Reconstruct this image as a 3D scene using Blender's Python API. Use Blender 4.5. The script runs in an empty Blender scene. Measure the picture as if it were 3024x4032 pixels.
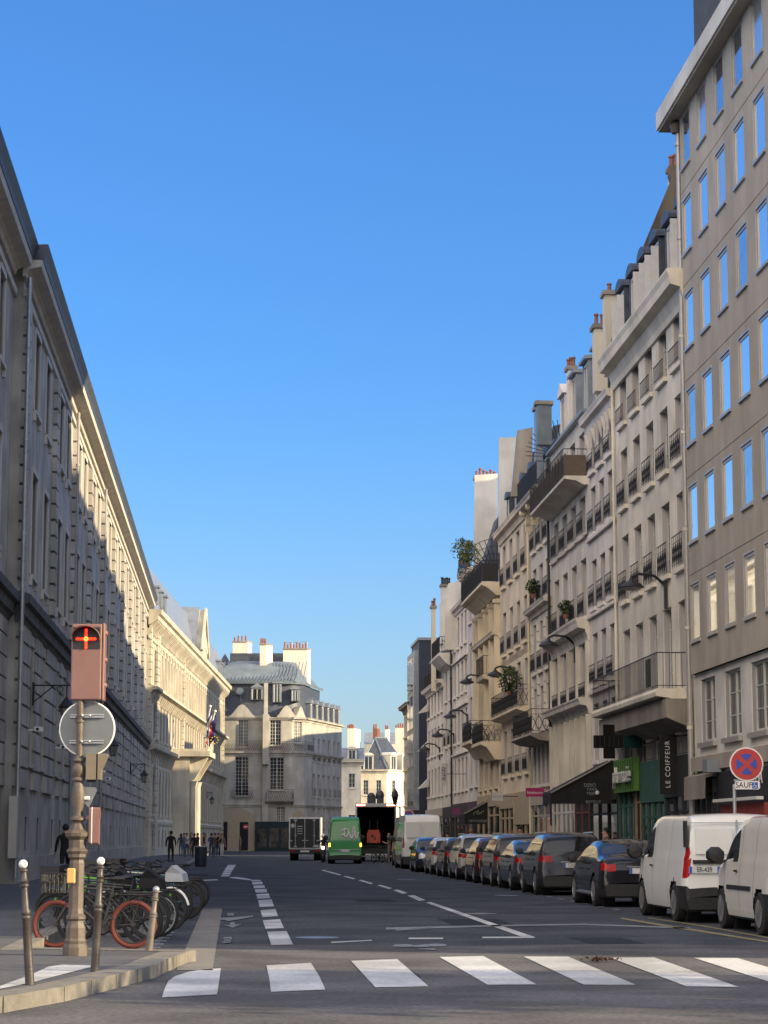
import bpy, bmesh, math, random
from mathutils import Vector, Matrix
random.seed(7)
R=math.radians; C=bpy.context.scene.collection; S=bpy.context.scene
# ---------- camera, light, sky ----------
F=8624.; H=1.48; PT=math.atan((3300-2016)/F); sp,cp=math.sin(PT),math.cos(PT)
cd=bpy.data.cameras.new('camera'); cam=bpy.data.objects.new('camera',cd); C.objects.link(cam); S.camera=cam
cam.location=(0,0,H); cam.rotation_euler=(math.pi/2+PT,0,0)
cd.sensor_fit='VERTICAL'; cd.sensor_height=36; cd.lens=77.0; cd.clip_end=3000; cd.clip_start=.1
SUN_EL=20.; SUN_AZ=18.   # degrees above horizon; degrees behind the camera's right-hand side
sdir=Vector((math.cos(R(SUN_EL))*math.cos(R(SUN_AZ)),-math.cos(R(SUN_EL))*math.sin(R(SUN_AZ)),math.sin(R(SUN_EL))))
sl=bpy.data.lights.new('sun','SUN'); sl.energy=5.0; sl.angle=R(.5); sl.color=(1,.80,.50)
so=bpy.data.objects.new('sun',sl); C.objects.link(so); so.rotation_euler=sdir.to_track_quat('Z','Y').to_euler()
w=bpy.data.worlds.new('World'); S.world=w; w.use_nodes=True; wt=w.node_tree
sky=wt.nodes.new('ShaderNodeTexSky'); sky.sky_type='NISHITA'; sky.sun_disc=False
sky.sun_elevation=R(SUN_EL); sky.sun_rotation=R(90+SUN_AZ); sky.altitude=0; sky.air_density=1.15; sky.dust_density=.7; sky.ozone_density=3.5
N=wt.nodes; K=wt.links
tint=N.new('ShaderNodeMixRGB'); tint.blend_type='MULTIPLY'; tint.inputs[0].default_value=1; K.new(sky.outputs[0],tint.inputs[1])
# bright cloud fill added overhead and behind camera for the shade; street sky clear
tc=N.new('ShaderNodeTexCoord'); sx=N.new('ShaderNodeSeparateXYZ'); K.new(tc.outputs['Generated'],sx.inputs[0])
def rng(sock,a,b):
    m=N.new('ShaderNodeMapRange'); m.interpolation_type='SMOOTHSTEP'; m.inputs[1].default_value=a; m.inputs[2].default_value=b; K.new(sock,m.inputs[0]); return m.outputs[0]
def mth(op,a,b):
    m=N.new('ShaderNodeMath'); m.operation=op
    for i,v in enumerate((a,b)):
        if isinstance(v,(int,float)): m.inputs[i].default_value=v
        else: K.new(v,m.inputs[i])
    return m.outputs[0]
tl=N.new('ShaderNodeMixRGB'); K.new(rng(sx.outputs['Z'],.0,.24),tl.inputs[0]); tl.inputs[1].default_value=(.70,.80,1.06,1); tl.inputs[2].default_value=(.40,.74,1.16,1); K.new(tl.outputs[0],tint.inputs[2])
zen=rng(sx.outputs['Z'],.52,.8); beh=mth('MULTIPLY',rng(sx.outputs['Y'],.0,-.45),rng(sx.outputs['Z'],.02,.15))
nz=N.new('ShaderNodeTexNoise'); nz.inputs['Scale'].default_value=3.2; nz.inputs['Detail'].default_value=8; K.new(tc.outputs['Generated'],nz.inputs['Vector'])
cov=mth('MULTIPLY',mth('MAXIMUM',mth('MULTIPLY',zen,.22),beh),rng(nz.outputs['Fac'],.36,.56))
mix=N.new('ShaderNodeMixRGB'); K.new(cov,mix.inputs[0]); K.new(tint.outputs[0],mix.inputs[1]); wrm=N.new('ShaderNodeMixRGB'); K.new(rng(sx.outputs['X'],.25,-.35),wrm.inputs[0]); wrm.inputs[1].default_value=(8.0,8.2,9.0,1); wrm.inputs[2].default_value=(25.,20.8,15.6,1); K.new(wrm.outputs[0],mix.inputs[2])
K.new(mix.outputs[0],N['Background'].inputs[0]); N['Background'].inputs[1].default_value=.103
S.view_settings.view_transform='Standard'; S.view_settings.look='None'; S.view_settings.exposure=0.95; S.view_settings.gamma=1
S.render.engine='CYCLES'; S.cycles.max_bounces=6

# ---------- helpers ----------
def ray(u,v):
    a=(u-1512)/F; b=(2016-v)/F
    return Vector((a,cp-b*sp,sp+b*cp))
def at(u,v,Y):
    r=ray(u,v); return Vector((0,0,H))+r*(Y/r.y)
def G(u,v,z=0.):
    r=ray(u,v); k=(z-H)/r.z; return Vector((r.x*k,r.y*k,z))
XR=lambda Y:13.17-.0657*Y
XL=lambda Y:-6.58-.0686*Y
M={}
def mat(name,col,rough=.8,var=.12,scale=3.,bump=0.,metal=0.,coat=0.,streak=False,spec=.5,emit=None,es=0.,second=None,grime=0.):
    if name in M: return M[name]
    m=bpy.data.materials.new(name); m.use_nodes=True; n=m.node_tree; l=n.links
    b=n.nodes['Principled BSDF']; b.inputs['Roughness'].default_value=rough; b.inputs['Metallic'].default_value=metal
    b.inputs['Coat Weight'].default_value=coat; b.inputs['Coat Roughness'].default_value=.04
    b.inputs['Specular IOR Level'].default_value=spec
    tc=n.nodes.new('ShaderNodeTexCoord'); mp=n.nodes.new('ShaderNodeMapping'); l.new(tc.outputs['Object'],mp.inputs[0])
    if streak: mp.inputs['Scale'].default_value=(1,1,.12)
    nz=n.nodes.new('ShaderNodeTexNoise'); nz.inputs['Scale'].default_value=scale; nz.inputs['Detail'].default_value=7; nz.inputs['Roughness'].default_value=.65
    l.new(mp.outputs[0],nz.inputs['Vector'])
    cr=n.nodes.new('ShaderNodeValToRGB'); c2=second or tuple(c*(1-var*2.2) for c in col)
    cr.color_ramp.elements[0].position=.3; cr.color_ramp.elements[0].color=(*c2,1)
    cr.color_ramp.elements[1].position=.68; cr.color_ramp.elements[1].color=(*[min(1,c*(1+var*.5)) for c in col],1)
    l.new(nz.outputs['Fac'],cr.inputs[0]); out=cr.outputs[0]
    if grime:
        n2=n.nodes.new('ShaderNodeTexNoise'); n2.inputs['Scale'].default_value=.55; n2.inputs['Detail'].default_value=8; l.new(tc.outputs['Object'],n2.inputs['Vector'])
        r2=n.nodes.new('ShaderNodeValToRGB'); r2.color_ramp.elements[0].position=.42; r2.color_ramp.elements[0].color=(1-grime,)*3+(1,); r2.color_ramp.elements[1].position=.6; r2.color_ramp.elements[1].color=(1,1,1,1)
        l.new(n2.outputs['Fac'],r2.inputs[0]); mx=n.nodes.new('ShaderNodeMixRGB'); mx.blend_type='MULTIPLY'; mx.inputs[0].default_value=1
        l.new(out,mx.inputs[1]); l.new(r2.outputs[0],mx.inputs[2]); out=mx.outputs[0]
    l.new(out,b.inputs['Base Color'])
    if bump:
        n3=n.nodes.new('ShaderNodeTexNoise'); n3.inputs['Scale'].default_value=scale*8; n3.inputs['Detail'].default_value=4; l.new(tc.outputs['Object'],n3.inputs['Vector'])
        bp=n.nodes.new('ShaderNodeBump'); bp.inputs['Strength'].default_value=bump; bp.inputs['Distance'].default_value=.02
        l.new(n3.outputs['Fac'],bp.inputs['Height']); l.new(bp.outputs[0],b.inputs['Normal'])
    if emit: b.inputs['Emission Color'].default_value=(*emit,1); b.inputs['Emission Strength'].default_value=es
    M[name]=m; return m
# stone and render
mat('palace_stone',(.50,.47,.42),.85,.14,1.2,.3,streak=True,grime=.3)
mat('palace_trim',(.54,.51,.45),.8,.12,2,.2,streak=True)
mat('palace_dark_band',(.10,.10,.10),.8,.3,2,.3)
mat('ministry_stone',(.57,.52,.42),.85,.15,1.5,.3,streak=True,grime=.2)
mat('beige_render',(.45,.40,.335),.9,.08,1.5,.15,streak=True,grime=.14)
mat('cream_render',(.80,.74,.62),.9,.07,1.2,.15,streak=True,grime=.22)
mat('white_render',(.78,.73,.68),.9,.07,1.2,.15,streak=True,grime=.22)
mat('grey_stone',(.72,.67,.59),.85,.14,1.5,.25,streak=True,grime=.2)
mat('tan_render',(.76,.65,.49),.9,.08,1.2,.15,streak=True,grime=.22)
mat('gold_stone',(.70,.61,.46),.85,.13,1.2,.25,streak=True,grime=.2)
mat('pale_render',(.70,.68,.64),.9,.07,1,.12,streak=True,grime=.22)
mat('corner_stone',(.47,.45,.405),.85,.13,.9,.25,streak=True,grime=.22)
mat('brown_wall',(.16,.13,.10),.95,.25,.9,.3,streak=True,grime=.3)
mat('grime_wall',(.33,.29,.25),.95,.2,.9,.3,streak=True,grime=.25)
mat('chimney_render',(.66,.60,.50),.9,.1,1,.15,streak=True)
mat('terracotta',(.28,.12,.08),.85,.2,6)
mat('brick',(.22,.09,.06),.9,.3,8,.3)
mat('navy_cladding',(.018,.026,.055),.55,.15,1)
mat('slate',(.055,.066,.09),.5,.25,3,.3)
mat('zinc',(.26,.29,.33),.42,.14,1.5,.1,metal=.35)
mat('pale_zinc',(.17,.205,.235),.45,.14,1.5,.1,metal=.25)
mat('white_frame',(.55,.55,.53),.5,.06,4); mat('wood_frame',(.13,.12,.115),.5,.06,4)
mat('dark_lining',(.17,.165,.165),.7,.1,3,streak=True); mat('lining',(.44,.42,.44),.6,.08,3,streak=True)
mat('grey_lining',(.30,.29,.31),.6,.1,3,streak=True)
mat('metal_frame',(.42,.40,.38),.35,.05,4,metal=.3)
mat('shutter_white',(.62,.61,.62),.6,.06,4)
mat('iron',(.014,.014,.018),.5,.2,6)
mat('glass',(.030,.034,.040),.03,.3,.7,spec=.8)
mat('glass_curtain',(.24,.23,.21),.06,.25,2,streak=True,spec=.7)
mat('mirror_glass',(.80,.82,.84),.03,.02,.8,metal=.92); mat('mirror_glass_dim',(.50,.54,.6),.05,.15,1.5,metal=.9); mat('mirror_glass_pale',(.72,.72,.72),.12,.12,2,metal=.75,streak=True)
mat('shop_glass',(.05,.055,.06),.03,.5,1.2,spec=.9)
mat('dark_interior',(.012,.012,.016),.9,.3,3)
# ground
mat('asphalt',(.088,.098,.122),.9,.25,14,.5,grime=.3,spec=.1)
mat('sunlit_asphalt',(.15,.15,.16),.92,.22,16,.5,grime=.35,spec=.1)  # lighter asphalt, sunlight on the crossing put into its colour
mat('asphalt_patch',(.038,.044,.058),.92,.25,12,.5,spec=.1)
mat('pavement_asphalt',(.09,.093,.105),.9,.18,8,.35,grime=.2)
mat('granite',(.21,.195,.17),.8,.16,6,.3,grime=.2)
mat('concrete',(.20,.19,.175),.85,.14,6,.3,grime=.15)
mat('setts',(.15,.145,.14),.8,.3,10,.5)
mat('road_paint',(.60,.61,.61),.6,.16,16,.3,grime=.38)
mat('worn_paint',(.26,.27,.29),.7,.3,12,.2,grime=.3)
mat('yellow_paint',(.24,.21,.10),.7,.3,9,.2)
# metal, plastic, paint
mat('cast_iron_brown',(.105,.082,.063),.5,.2,9,.25)
mat('signal_brown',(.19,.098,.085),.45,.05,5)
mat('signal_brown_dark',(.16,.09,.075),.5,.1,5)
mat('bollard_brown',(.05,.04,.036),.45,.2,8,.2)
mat('bollard_grey',(.15,.13,.105),.45,.2,8,.2)
mat('white_enamel',(.78,.78,.74),.3,.05,5)
mat('galvanised',(.38,.40,.42),.38,.1,3,metal=.6)
mat('sign_back',(.16,.175,.19),.5,.12,2,metal=.2)
mat('black_plastic',(.015,.015,.017),.5,.2,5)
mat('black_fabric',(.008,.008,.011),.85,.3,4)
mat('rubber',(.012,.012,.013),.8,.2,8)
mat('alloy',(.42,.43,.45),.28,.1,5,metal=.7)
mat('steel_rim',(.20,.20,.21),.45,.2,5,metal=.4)
mat('red_lens',(.36,.006,.008),.25,.15,5,spec=.3)
mat('white_lens',(.7,.7,.7),.1,.05,5,coat=.5)
mat('orange_lens',(.8,.25,.02),.2,.05,5)
mat('indicator_lit',(.9,.5,.05),.2,.05,5,emit=(1,.42,.04),es=3.5)
mat('red_led',(1,.08,.01),.3,.02,5,emit=(1,.014,.004),es=2.6)
mat('orange_led',(1,.4,.05),.3,.02,5,emit=(1,.35,.04),es=3)
mat('tail_strip_lit',(1,.35,.2),.3,.02,5,emit=(1,.38,.22),es=3)
mat('lamp_lit_white',(1,1,.9),.3,.02,5,emit=(1,.97,.85),es=6)
mat('plate_white',(.55,.56,.56),.5,.05,5); mat('plate_blue',(.02,.08,.42),.5,.05,5)
mat('ink',(.01,.01,.015),.6,.1,5); mat('white_letter',(.66,.66,.64),.5,.03,5); mat('grey_letter',(.20,.22,.25),.6,.05,5)
mat('sign_red',(.42,.035,.03),.4,.05,3); mat('sign_blue',(.035,.06,.36),.4,.05,3); mat('sign_white',(.72,.68,.68),.45,.03,3)
mat('leaf_green',(.055,.085,.02),.6,.4,4); mat('bark',(.09,.07,.05),.9,.3,6,.4)
mat('dead_leaf',(.09,.05,.03),.9,.5,20)
def paint(n,col,coat=1.): return mat('paint_'+n,col,.09,.03,2,coat=coat*(.35 if max(col)<.15 else .6),spec=.25)
def flat(n,col,rough=.8,var=.1): return mat(n,col,rough,var,4)

class MB:
    def __init__(s): s.v=[];s.f=[];s.m=[]
    def add(s,vs,fs,mi=0):
        o=len(s.v); s.v+= [tuple(x) for x in vs]; s.f+=[tuple(o+i for i in q) for q in fs]; s.m+=[mi]*len(fs); return s
    def box(s,x0,x1,y0,y1,z0,z1,mi=0):
        return s.add([(x0,y0,z0),(x1,y0,z0),(x1,y1,z0),(x0,y1,z0),(x0,y0,z1),(x1,y0,z1),(x1,y1,z1),(x0,y1,z1)],
          [(0,3,2,1),(4,5,6,7),(0,1,5,4),(1,2,6,5),(2,3,7,6),(3,0,4,7)],mi)
    def quad(s,a,b,c,d,mi=0): return s.add([a,b,c,d],[(0,1,2,3)],mi)
    def prism(s,poly,vec,mi=0):
        n=len(poly); vec=Vector(vec); a=[Vector(p) for p in poly]; b=[p+vec for p in a]
        return s.add(a+b,[tuple(range(n))[::-1],tuple(range(n,2*n))]+[(i,(i+1)%n,n+(i+1)%n,n+i) for i in range(n)],mi)
    def tube(s,p0,p1,r,n=8,r1=None,mi=0,cap=True):
        p0=Vector(p0);p1=Vector(p1);d=p1-p0
        if d.length<1e-6: return s
        q=d.to_track_quat('Z','Y'); r1=r if r1 is None else r1; vs=[]
        for p,rr in ((p0,r),(p1,r1)):
            for i in range(n):
                a=2*math.pi*i/n; vs.append(p+q@Vector((rr*math.cos(a),rr*math.sin(a),0)))
        fs=[(i,(i+1)%n,n+(i+1)%n,n+i) for i in range(n)]
        if cap: fs+=[tuple(range(n))[::-1],tuple(range(n,2*n))]
        return s.add(vs,fs,mi)
    def path(s,pts,r,n=6,mi=0):
        for a,b in zip(pts,pts[1:]): s.tube(a,b,r,n,mi=mi)
        return s
    def lathe(s,prof,n=16,c=(0,0,0),mi=0,ph=0.,axis='z'):
        vs=[];fs=[];c=Vector(c)
        for r,z in prof:
            for i in range(n):
                a=2*math.pi*i/n+ph
                p=Vector((r*math.cos(a),r*math.sin(a),z))
                if axis=='y': p=Vector((p.x,p.z,p.y))
                if axis=='x': p=Vector((p.z,p.x,p.y))
                vs.append(c+p)
        for k in range(len(prof)-1):
            for i in range(n): fs.append((k*n+i,k*n+(i+1)%n,(k+1)*n+(i+1)%n,(k+1)*n+i))
        fs+=[tuple(range(n))[::-1],tuple(range((len(prof)-1)*n,len(prof)*n))]
        return s.add(vs,fs,mi)
    def sphere(s,c,r,mi=0,n=12,k=8,sq=(1,1,1)):
        pr=[(max(1e-4,r*math.sin(math.pi*i/k)),-r*math.cos(math.pi*i/k)) for i in range(k+1)]
        o=len(s.v); s.lathe(pr,n,(0,0,0),mi)
        for i in range(o,len(s.v)):
            x,y,z=s.v[i]; s.v[i]=(c[0]+x*sq[0],c[1]+y*sq[1],c[2]+z*sq[2])
        return s
    def torus(s,c,Rr,r,axis='y',n=28,k=8,mi=0,a0=0,a1=2*math.pi):
        full=abs(a1-a0-2*math.pi)<1e-6; vs=[];fs=[]; N=n if full else n+1
        for i in range(N):
            a=a0+(a1-a0)*i/n
            for j in range(k):
                b=2*math.pi*j/k; rr=Rr+r*math.cos(b); h=r*math.sin(b)
                p=(rr*math.cos(a),h,rr*math.sin(a)) if axis=='y' else ((h,rr*math.cos(a),rr*math.sin(a)) if axis=='x' else (rr*math.cos(a),rr*math.sin(a),h))
                vs.append((c[0]+p[0],c[1]+p[1],c[2]+p[2]))
        for i in range(n if full else n):
            i2=(i+1)%N if full else i+1
            for j in range(k): fs.append((i*k+j,i2*k+j,i2*k+(j+1)%k,i*k+(j+1)%k))
        return s.add(vs,fs,mi)
    def xf(s,Mx):
        s.v=[tuple(Mx@Vector(p)) for p in s.v]; return s
    def mesh(s,name,mats,smooth=False,weld=False):
        me=bpy.data.meshes.new(name); me.from_pydata(s.v,[],s.f)
        for m in (mats if isinstance(mats,(list,tuple)) else [mats]): me.materials.append(M[m] if isinstance(m,str) else m)
        me.polygons.foreach_set('material_index',s.m)
        bm=bmesh.new(); bm.from_mesh(me)
        if weld: bmesh.ops.remove_doubles(bm,verts=bm.verts,dist=.0008)
        bmesh.ops.recalc_face_normals(bm,faces=bm.faces); bm.to_mesh(me); bm.free()
        if smooth:
            me.polygons.foreach_set('use_smooth',[True]*len(me.polygons))
            try: me.set_sharp_from_angle(angle=R(40))
            except Exception: pass
        me.update(); return me
    def build(s,name,mats,parent=None,smooth=False):
        return link(name,s.mesh(name,mats,smooth),parent)
def link(name,me,parent=None,mx=None):
    o=bpy.data.objects.new(name,me); C.objects.link(o)
    if parent is not None: o.parent=parent
    if mx is not None: o.matrix_local=mx
    return o
def tag(o,label,cat,group=None):
    o['label']=label; o['category']=cat
    if group: o['group']=group
    return o
def thing(name,label,cat,loc=(0,0,0),rz=0.,group=None):
    o=bpy.data.objects.new(name,None); C.objects.link(o); o.empty_display_size=.3
    o.location=loc; o.rotation_euler=(0,0,rz); return tag(o,label,cat,group)
def struct(name,mb,m):
    o=mb.build(name,m); o['kind']='structure'; return o
def copy_tree(o,parent=None):
    c=o.copy(); C.objects.link(c); c.parent=parent
    for ch in [x for x in kids.get(o.name,[])]:
        d=copy_tree(ch,c)
    return c
kids={}
def reg(root):
    for o in C.objects:
        if o.parent: kids.setdefault(o.parent.name,[])
        if o.parent and o not in kids[o.parent.name]: kids[o.parent.name].append(o)
def text(s,size,m,name,parent,mx,depth=.01,sx=1.,sp_=1.,align='CENTER',bold=0.):
    cu=bpy.data.curves.new(name,'FONT'); cu.body=s; cu.size=size; cu.extrude=depth; cu.align_x=align; cu.align_y='CENTER'; cu.space_character=sp_; cu.offset=bold
    t=bpy.data.objects.new('tmp',cu); C.objects.link(t); dg=bpy.context.evaluated_depsgraph_get()
    me=bpy.data.meshes.new_from_object(t.evaluated_get(dg)); bpy.data.objects.remove(t)
    me.name=name; me.materials.clear(); me.materials.append(M[m])
    me.transform(Matrix.Diagonal((sx,1,1,1)))
    return link(name,me,parent,mx)
FACE=Matrix.Rotation(math.pi/2,4,'X')   # text lying in xy -> facing -y

class Fr:   # a facade frame: x along the wall, -y outward, z up, inside a building empty
    def __init__(s,b,Mx=None): s.b=b; s.M=Mx or Matrix.Identity(4)
    def build(s,mb,name,mats,smooth=False): mb.xf(s.M); return mb.build(name,mats,s.b,smooth)
    def put(s,name,me,x,y,z,rz=0.): return link(name,me,s.b,s.M@Matrix.Translation((x,y,z))@Matrix.Rotation(rz,4,'Z'))
cache={}
def win_mesh(w,h,style,rd,stone,lin='lining',glass='glass'):
    k=('w',round(w,2),round(h,2),style,rd,stone,lin,glass)
    if k in cache: return cache[k]
    m=MB(); fw=.07
    if style=='modern':
        fw=.06
        m.box(-w/2,-w/2+fw,-.03,.02,0,h,2).box(w/2-fw,w/2,-.03,.02,0,h,2).box(-w/2+fw,w/2-fw,-.03,.02,h-fw*1.4,h,2).box(-w/2+fw,w/2-fw,-.03,.02,0,fw,2)
        m.box(-w/2-.03,w/2+.03,-rd-.06,-.03,-.08,-.002,2)
        m.box(-w/2-.05,-w/2-.002,-rd-.012,-rd+.02,-.08,h+.05,2).box(w/2+.002,w/2+.05,-rd-.012,-rd+.02,-.08,h+.05,2).box(-w/2-.002,w/2+.002,-rd-.012,-rd+.02,h+.002,h+.05,2)
    else:
        m.box(-w/2,-w/2+fw,-.05,.02,0,h).box(w/2-fw,w/2,-.05,.02,0,h).box(-w/2+fw,w/2-fw,-.05,.02,h-fw,h).box(-w/2+fw,w/2-fw,-.05,.02,0,fw*1.3)
        if w>.7: m.box(-.04,.04,-.06,.02,fw*1.3,h-fw)
        nb={'grid':max(3,int(h/.42)),'basement':0}.get(style,max(1,int(h/.7)))
        for i in range(1,nb+1):
            z=h*i/(nb+1)
            if w>.7: m.box(-w/2+fw,-.04,-.04,.0,z-.015,z+.015).box(.04,w/2-fw,-.04,.0,z-.015,z+.015)
        if style=='grid':
            for xx in (-w/4,w/4): m.box(xx-.015,xx+.015,-.035,-.001,fw*1.3,h-fw)
        # folded linings on both jambs
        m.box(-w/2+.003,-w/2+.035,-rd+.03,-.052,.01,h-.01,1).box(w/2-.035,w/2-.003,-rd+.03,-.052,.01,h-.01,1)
        if style!='basement':
            m.box(-w/2-.1,w/2+.1,-rd-.12,-rd-.002,-.14,-.003,3).box(-w/2+.003,w/2-.003,-rd-.002,-.055,-.14,-.003,3)
        if style in('surround','arch'):
            t=.2 
            m.box(-w/2-t,-w/2-.003,-rd-.045,-rd-.002,0,h+(0 if style=='arch' else t),3).box(w/2+.003,w/2+t,-rd-.045,-rd-.002,0,h+(0 if style=='arch' else t),3)
            if style=='surround':
                m.box(-w/2-.003,w/2+.003,-rd-.07,-rd-.002,h+.003,h+t,3)
                m.box(-w/2-.15,-w/2+.05,-rd-.1,-rd-.002,-.36,-.143,3).box(w/2-.05,w/2+.15,-rd-.1,-rd-.002,-.36,-.143,3)
        if style in('arch','portal'):
            r=w/2-.004; zc=h-r; n=10
            for sg in (-1,1):
                poly=[(sg*r,-rd+.004,h-.003)]+[(sg*r*math.cos(math.pi/2*i/n),-rd+.004,zc+(r-.004)*math.sin(math.pi/2*i/n)) for i in range(n+1)]
                m.prism(poly,(0,rd-.06,0),3)
    pn=MB().box(-w/2+fw*.6,w/2-fw*.6,-.012,-.004,fw*.6,h-fw*.6)
    a=m.mesh('window',['metal_frame' if style=='modern' else ('wood_frame' if stone.startswith(('palace','ministry')) else 'white_frame'),lin,'metal_frame',stone]); b=pn.mesh('pane',[glass])
    cache[k]=(a,b); return cache[k]
def put_window(fr,x,z,w,h,style,rd,stone,lin='lining',glass=None,name='window'):
    glass=glass or random.choice(['glass','glass','glass_curtain'])
    a,b=win_mesh(w,h,style,rd,stone,lin,glass)
    o=fr.put(name,a,x,rd,z); link('pane',b,o); return o
def rail_mesh(w,style='bars',h=.95,out=0.):
    k=('r',round(w,2),style,h,out)
    if k in cache: return cache[k]
    m=MB(); hw=w/2
    def run(p0,p1):
        p0=Vector(p0);p1=Vector(p1);L=(p1-p0).length
        m.tube(p0+Vector((0,0,h)),p1+Vector((0,0,h)),.018,6).tube(p0+Vector((0,0,.08)),p1+Vector((0,0,.08)),.012,5)
        n=max(2,int(L/(.16 if style!='ornate' else .26)))
        for i in range(n+1):
            q=p0.lerp(p1,i/n); m.tube(q+Vector((0,0,.0)),q+Vector((0,0,h)),.0075,4)
        if style=='ornate':
            m.tube(p0+Vector((0,0,h*.78)),p1+Vector((0,0,h*.78)),.012,4)
            for i in range(n):
                a=p0.lerp(p1,i/n);b=p0.lerp(p1,(i+1)/n);c=(a+b)/2
                d=(b-a)/2
                for (s0,s1) in (((-.9,.12),(0,.42)),((0,.42),(.9,.12)),((-.9,.72),(0,.42)),((0,.42),(.9,.72))):
                    m.tube(c+d*s0[0]+Vector((0,0,h*s0[1])),c+d*s1[0]+Vector((0,0,h*s1[1])),.014,4)
    if out<=.2: run((-hw,0,0),(hw,0,0))
    else: run((-hw,-out,0),(hw,-out,0)); run((-hw,0,0),(-hw,-out,0)); run((hw,0,0),(hw,-out,0))
    cache[k]=m.mesh('railing',['iron']); return cache[k]
def facade(fr,W,D,floors,stone,base=0.,side=True,name='wall',y0=0.,rd=.22,backz=None):
    """floors: (z0,z1,[(xc,w)..],sill,head)"""
    m=MB()
    def q(x0,x1,z0,z1):
        if x1-x0>1e-4 and z1-z0>1e-4: m.quad((x0,y0,z0),(x1,y0,z0),(x1,y0,z1),(x0,y0,z1))
    for z0,z1,ws,sill,head in floors:
        if not ws: q(0,W,z0,z1); continue
        q(0,W,z0,sill); q(0,W,head,z1); x=0
        for xc,w in sorted(ws):
            q(x,xc-w/2,sill,head); a,b=xc-w/2,xc+w/2; x=b; y1=y0+rd+.03
            m.quad((a,y0,sill),(a,y1,sill),(a,y1,head),(a,y0,head)); m.quad((b,y0,sill),(b,y1,sill),(b,y1,head),(b,y0,head))
            m.quad((a,y0,sill),(b,y0,sill),(b,y1,sill),(a,y1,sill)); m.quad((a,y0,head),(b,y0,head),(b,y1,head),(a,y1,head))
        q(x,W,sill,head)
    t=floors[-1][1]
    if side:
        m.quad((0,y0,base),(0,D,base),(0,D,t),(0,y0,t)); m.quad((W,y0,base),(W,D,base),(W,D,t),(W,y0,t))
    m.quad((0,D,base),(W,D,base),(W,D,t),(0,D,t)); m.quad((0,y0,t),(W,y0,t),(W,D,t),(0,D,t))
    return fr.build(m,name,[stone])
def bays(W,n,w,m0=0.,m1=0.): 
    p=(W-m0-m1)/n; w=min(w*1.17,p*.72); return [(m0+p*(i+.5),w) for i in range(n)]
def mould(fr,x0,x1,prof,name,mt,ends=True):   # extruded profile [(outward,z)]
    m=MB(); poly=[(x0,-a,z) for a,z in prof]; m.prism(poly,(x1-x0,0,0)); return fr.build(m,name,[mt])
def cornice_prof(z,h,out,b=0.):  # classic stepped cornice ending at z, height h
    return [(b-.02,z-h),(b+.08,z-h),(b+.1,z-h*.8),(b+out*.3,z-h*.62),(b+out*.35,z-h*.5),(b+out*.85,z-h*.42),(b+out*.9,z-h*.2),(b+out,z-h*.06),(b+out,z),(b-.02,z+.02)]
def dormer(fr,x,y,z,w,h,D,style,mat_='zinc',face='white_frame',shut=False,glass='glass'):
    m=MB(); hw=w/2
    # cheeks, front, roof
    m.box(x-hw,x-hw+.12,y,y+D,z,z+h,0).box(x+hw-.12,x+hw,y,y+D,z,z+h,0)
    m.box(x-hw+.12,x+hw-.12,y+.12,y+D,z,z+h,0)
    if style=='arch':
        n=8; poly=[(x+(hw+.1)*math.cos(math.pi*i/n),y-.12,z+h+.02+hw*.62*math.sin(math.pi*i/n)) for i in range(n+1)]
        m.prism(poly,(0,D+.12,0),0)
    elif style=='gable':
        m.prism([(x-hw-.12,y-.12,z+h+.01),(x+hw+.12,y-.12,z+h+.01),(x,y-.12,z+h+.55)],(0,D+.12,0),0)
    else: m.prism([(x-hw-.1,y-.15,z+h+.01),(x-hw-.1,y-.15,z+h+.14),(x-hw-.1,y+D,z+h+.3),(x-hw-.1,y+D,z+h+.01)],(w+.2,0,0),0)
    d=fr.build(m,'dormer',[mat_])
    f=MB().box(x-hw+.12,x-hw+.22,y+.03,y+.11,z+.05,z+h-.05).box(x+hw-.22,x+hw-.12,y+.03,y+.11,z+.05,z+h-.05).box(x-.04,x+.04,y+.03,y+.11,z+.05,z+h-.05).box(x-hw+.22,x-.04,y+.03,y+.11,z+h-.15,z+h-.05).box(x+.04,x+hw-.22,y+.03,y+.11,z+h-.15,z+h-.05)
    f=fr.build(f,'window',[face]); f.parent=d
    p=MB().box(x-hw+.22,x+hw-.22,y+.075,y+.085,z+.05,z+h-.1); p=fr.build(p,'pane',[glass]); p.parent=d
    if shut:
        for sg in (-1,1):
            s=MB().box(x+sg*(hw-.02)-.02,x+sg*(hw-.02)+.02,y-.26,y-.02,z+.15,z+h-.3); s=fr.build(s,'shutter',['shutter_white']); s.parent=d
    return d
# ---------- ground, road, pavements ----------
def poly_px(mb,pts,z,mi=0):
    mb.add([G(u,v,z) for u,v in pts],[tuple(range(len(pts)))],mi)
def slab(mb,pts,z0,z1,mi=0):
    mb.prism([(x,y,z0) for x,y in pts],(0,0,z1-z0),mi)
g=MB().quad((-900,-300,0),(900,-300,0),(900,1500,0),(-900,1500,0)); struct('road',g,'asphalt')
PZ=.13
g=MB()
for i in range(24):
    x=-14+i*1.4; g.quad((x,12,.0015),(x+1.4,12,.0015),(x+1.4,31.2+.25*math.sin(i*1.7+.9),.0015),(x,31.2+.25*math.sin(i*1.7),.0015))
struct('sunlit_crossing',g,'sunlit_asphalt')  # pale sheet that paints the sunlit strip brighter
kx=lambda Y:-2.64-.0657*Y
m=MB()
b0=G(728,3750,PZ);b1=G(637,3784,PZ);b2=G(608,3800,PZ);b3=G(446,3840,PZ);b4=G(241,3888,PZ);b5=G(0,3928,PZ)
near=[(b.x,b.y) for b in (b0,b1,b2,b3,b4,b5)]+[(-4.6,17.2),(-7,16.0),(-30,14)]
wallx=lambda Y:XL(Y)+.6
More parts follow.
